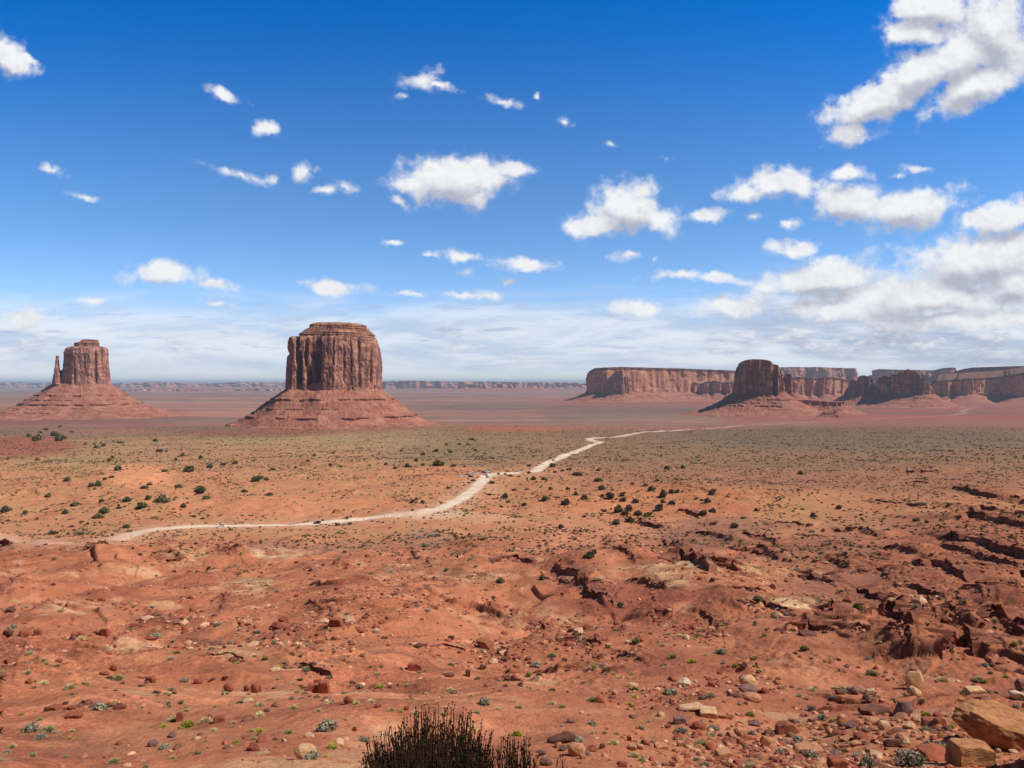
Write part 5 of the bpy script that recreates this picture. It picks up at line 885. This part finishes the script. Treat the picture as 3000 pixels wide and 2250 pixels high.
bush('large black leafless-looking bush cut by the bottom edge, left of centre', 745, 1085, 1550, 4.0, 1400, 61, .95, prof=lambda u: (1-.22*abs(u)**1.6)*(1 if u > -.05 else 1-.10*min(1, -u*1.6)), dense=2.2)
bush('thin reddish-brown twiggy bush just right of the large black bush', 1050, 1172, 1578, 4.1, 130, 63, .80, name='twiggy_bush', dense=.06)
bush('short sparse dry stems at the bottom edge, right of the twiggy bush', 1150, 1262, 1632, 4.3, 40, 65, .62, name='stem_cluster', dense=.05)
# sprig poking in at the left edge
root = thing('conifer_sprig', 'dark needled sprig poking in at the left edge', 'plant', ((-14-CX)/F*3., 3., (CY-1545)/F*3.)); g = np.random.default_rng(5); paths = []
for (a, b_) in ((0, .0), (-.03, .06), (.0, -.07), (.01, .14)):
    P_ = np.stack([np.array([-.12, 0, b_-.03]), np.array([-.04, 0, b_-.01]), np.array([.03+a*.3, 0, b_+.01])]); paths.append((P_, [.004, .003, .002]))
    for s in np.linspace(.1, 1, 26):
        q0 = P_[0]*(1-s)+P_[2]*s
        for sg_ in (-1, 1): paths.append((np.stack([q0, q0+np.array([.018, g.normal(0, .008), sg_*.014])]), [.0022, .0008]))
V, Q = tube_net(paths, 3); link('needles', mesh_np('needles', V, Q, M_STEM, False), root)
# ---------------------------------------------------------------- vehicles
def simple_mat(name, col, rough=.35, spec=.5, metal=0):
    m, t, b = mat_new(name); n = t.noise(t.new('ShaderNodeTexCoord').outputs['Object'], 3, 3); t.set(b.inputs['Base Color'], t.vmath('SCALE', t.mix(.0, tuple(col)+(1,), (0, 0, 0, 1)), scale=t.ramp(n, .3, .7, .9, 1.08, False))); b.inputs['Roughness'].default_value = rough; b.inputs['Specular IOR Level'].default_value = spec; b.inputs['Metallic'].default_value = metal; return m
PAINT = {'white': simple_mat('white_paint', (.88, .88, .87)), 'black': simple_mat('black_paint', (.015, .016, .02)), 'blue': simple_mat('blue_grey_paint', (.10, .16, .26)), 'dark': simple_mat('dark_blue_paint', (.02, .03, .07)), 'red': simple_mat('dark_red_paint', (.16, .02, .02)), 'silver': simple_mat('silver_paint', (.42, .43, .45), .3)}
M_GLS = simple_mat('tinted_glass', (.02, .025, .03), .08, .6); M_TYR = simple_mat('rubber', (.02, .02, .02), .8, .2); M_RIM = simple_mat('wheel_rim', (.45, .45, .46), .3, .5, .8); M_LMP = simple_mat('headlamp_lens', (.8, .8, .76), .1, .6)
def extr(pts, w0, w1, zi, bev=.06):
    """side profile (x,z) extruded across y with the half width tapering above height zi"""
    p = np.array(pts, float); n = len(p); hwid = np.where(p[:, 1] > zi, w1, w0); ins = p*1.0; c = p.mean(0); ins = c+(p-c)*np.array([.985, .95])
    V = np.concatenate([np.stack([ins[:, 0], -hwid, ins[:, 1]], 1), np.stack([p[:, 0], -hwid+bev, p[:, 1]], 1), np.stack([p[:, 0], hwid-bev, p[:, 1]], 1), np.stack([ins[:, 0], hwid, ins[:, 1]], 1)]); return V, n
def ext_mesh(name, pts, w0, w1, zi, mat):
    V, n = extr(pts, w0, w1, zi); Fq = []
    for k in range(3):
        for i in range(n): j = (i+1) % n; Fq.append((k*n+i, (k+1)*n+i, (k+1)*n+j, k*n+j))
    Fq.append(tuple(range(n))); Fq.append(tuple(3*n+i for i in reversed(range(n)))); me = bpy.data.meshes.new(name); me.from_pydata([tuple(v) for v in V], [], Fq); me.materials.append(mat); me.update(); return me
BODY = {'suv': [(-2.3, .45), (-2.32, .95), (-2.2, 1.15), (1.05, 1.08), (2.05, .98), (2.28, .78), (2.3, .42), (1.9, .32), (-1.9, .32)], 'sedan': [(-2.3, .42), (-2.32, .8), (-2.2, .95), (1.0, .92), (2.1, .8), (2.3, .62), (2.3, .36), (1.9, .28), (-1.9, .28)], 'pickup': [(-2.7, .55), (-2.72, 1.12), (-.6, 1.12), (1.3, 1.12), (2.35, 1.05), (2.6, .85), (2.6, .5), (2.1, .4), (-2.2, .4)]}
CAB = {'suv': [(-2.15, 1.12), (-1.95, 1.68), (-1.7, 1.76), (.1, 1.76), (.45, 1.68), (1.1, 1.08)], 'sedan': [(-1.75, .92), (-1.15, 1.36), (-.9, 1.43), (.1, 1.43), (.4, 1.36), (1.15, .9)], 'pickup': [(-.75, 1.1), (-.62, 1.72), (-.4, 1.8), (.55, 1.8), (.85, 1.72), (1.45, 1.1)]}
def cyl(name, r, wd, n=18, mat=None):
    a = np.arange(n)*2*math.pi/n; V = [];
    for yy, rr in ((-wd/2, r*.9), (-wd/2+.02, r), (wd/2-.02, r), (wd/2, r*.9)): V += [(rr*math.cos(t), yy, rr*math.sin(t)) for t in a]
    Fq = [(k*n+i, k*n+(i+1) % n, (k+1)*n+(i+1) % n, (k+1)*n+i) for k in range(3) for i in range(n)]+[tuple(range(n)), tuple(3*n+i for i in range(n))[::-1]]; me = bpy.data.meshes.new(name); me.from_pydata(V, [], Fq); me.materials.append(mat); me.update(); return me
WH = cyl('wheel', .36, .24, mat=M_TYR); RI = cyl('rim', .21, .26, 10, M_RIM); CM = {}
def car(dx, dy, kind, col, head, label, group=None):
    xx, yy, z_ = at([dx], [dy], 200.); xx, yy = float(xx[0]), float(yy[0]); root = thing('car' if kind != 'pickup' else 'pickup_truck', label, 'car' if kind != 'pickup' else 'pickup', (xx, yy, float(hz(xx, yy))+.02), group); root.rotation_euler = (0, 0, R(head))
    if (kind, col) not in CM:
        roof = [(a*.96-.02, b_-.0) for a, b_ in CAB[kind]]; c = CAB[kind]
        CM[(kind, col)] = (ext_mesh('body', BODY[kind], .93, .88, .8, PAINT[col]), ext_mesh('windows', c, .84, .66, 1.3 if kind != 'sedan' else 1.1, M_GLS), ext_mesh('roof', [(c[1][0], c[1][1]+.005), (c[2][0], c[2][1]+.02), (c[3][0], c[3][1]+.02), (c[4][0], c[4][1]+.005)], .70, .67, 1.3, PAINT[col]), ext_mesh('headlamp', [(2.2, .62), (2.33, .64), (2.33, .74), (2.2, .76)], .12, .12, 5, M_LMP), ext_mesh('bumper', [(2.2, .36), (2.38, .36), (2.38, .52), (2.2, .52)], .9, .9, 5, M_TYR))
    bd, wn, rf_, hl, bmp = CM[(kind, col)]; link('body', bd, root); link('windows', wn, root); link('roof', rf_, root); link('bumper', bmp, root)
    for s in (-1, 1):
        h_ = link('headlamp', hl, root, (0, s*.66, .0 if kind != 'pickup' else .15))
        for xw in (-1.45, 1.4):
            wv_ = link('wheel', WH, root, (xw*(1.12 if kind == 'pickup' else 1), s*.80, .36)); link('rim', RI, wv_, (0, s*.02, 0))
    return root
car(478, 1138, 'suv', 'white', 184, 'white car driving on the dirt road, left of the black car'); car(685, 1131.5, 'suv', 'black', 186, 'black car driving on the dirt road, right of the white car')
car(1196, 995, 'sedan', 'black', 40, 'small dark car on the far stretch of the dirt road'); car(1126, 1019.5, 'pickup', 'white', 5, 'white vehicle on the road between the parked cars and the lone bush')
PG = 'vehicles parked at the viewpoint beside the road'
for a in ((995, 1030, 'suv', 'white', 20, 'white car with its dark end forward, leftmost of the parked group'), (1010, 1027, 'pickup', 'blue', 8, 'blue-grey pickup second from the left in the parked group'), (1017, 1031, 'suv', 'dark', 15, 'dark car in front of the blue-grey pickup'), (1026, 1024.5, 'suv', 'white', 12, 'white car parked right behind the blue-grey pickup'), (1036, 1018.5, 'sedan', 'red', 30, 'dark red car parked farthest back in the group'), (1045, 1022, 'suv', 'dark', 5, 'dark car parked between the dark red car and the white one at the back'), (1053, 1020.5, 'suv', 'white', 10, 'white car at the back right of the parked group'), (1050, 1027, 'pickup', 'white', -35, 'white pickup parked at an angle beside the road'), (1053.5, 1032, 'sedan', 'silver', -70, 'silver car nearest the road at the front of the parked group'), (1077, 1024.5, 'sedan', 'dark', 80, 'dark car standing apart to the right of the parked group')):
    car(*a, PG)
xx, yy, z_ = at([282], [1161], 200.); me = cyl('marker_post', .09, 1.9, 8, M_WOOD); o = link('marker_post', me, None, (float(xx[0]), float(yy[0]), float(z_[0])+.85)); o.rotation_euler = (R(90), 0, 0); tag(o, 'single thin post beside the dirt road at the left bend', 'post')
# ---------------------------------------------------------------- the air
m = bpy.data.materials.new('haze'); m.use_nodes = True; t = NT(m.node_tree); t.n.clear(); pv = t.new('ShaderNodeVolumePrincipled'); pv.inputs['Color'].default_value = (.60, .78, 1, 1); pv.inputs['Density'].default_value = HAZE; pv.inputs['Anisotropy'].default_value = 0.0
oo = t.new('ShaderNodeOutputMaterial'); t.l.new(pv.outputs[0], oo.inputs['Volume'])
x0, x1, y0_, y1_, z0_, z1_ = -950000, 950000, -400, 119000, -260, 330
Vh = [(a, b_, c) for c in (z0_, z1_) for b_ in (y0_, y1_) for a in (x0, x1)]; me = bpy.data.meshes.new('haze'); me.from_pydata(Vh, [], [(0, 2, 3, 1), (4, 5, 7, 6), (0, 1, 5, 4), (2, 6, 7, 3), (0, 4, 6, 2), (1, 3, 7, 5)]); me.materials.append(m); me.update()
tag(link('haze', me), kind='stuff')
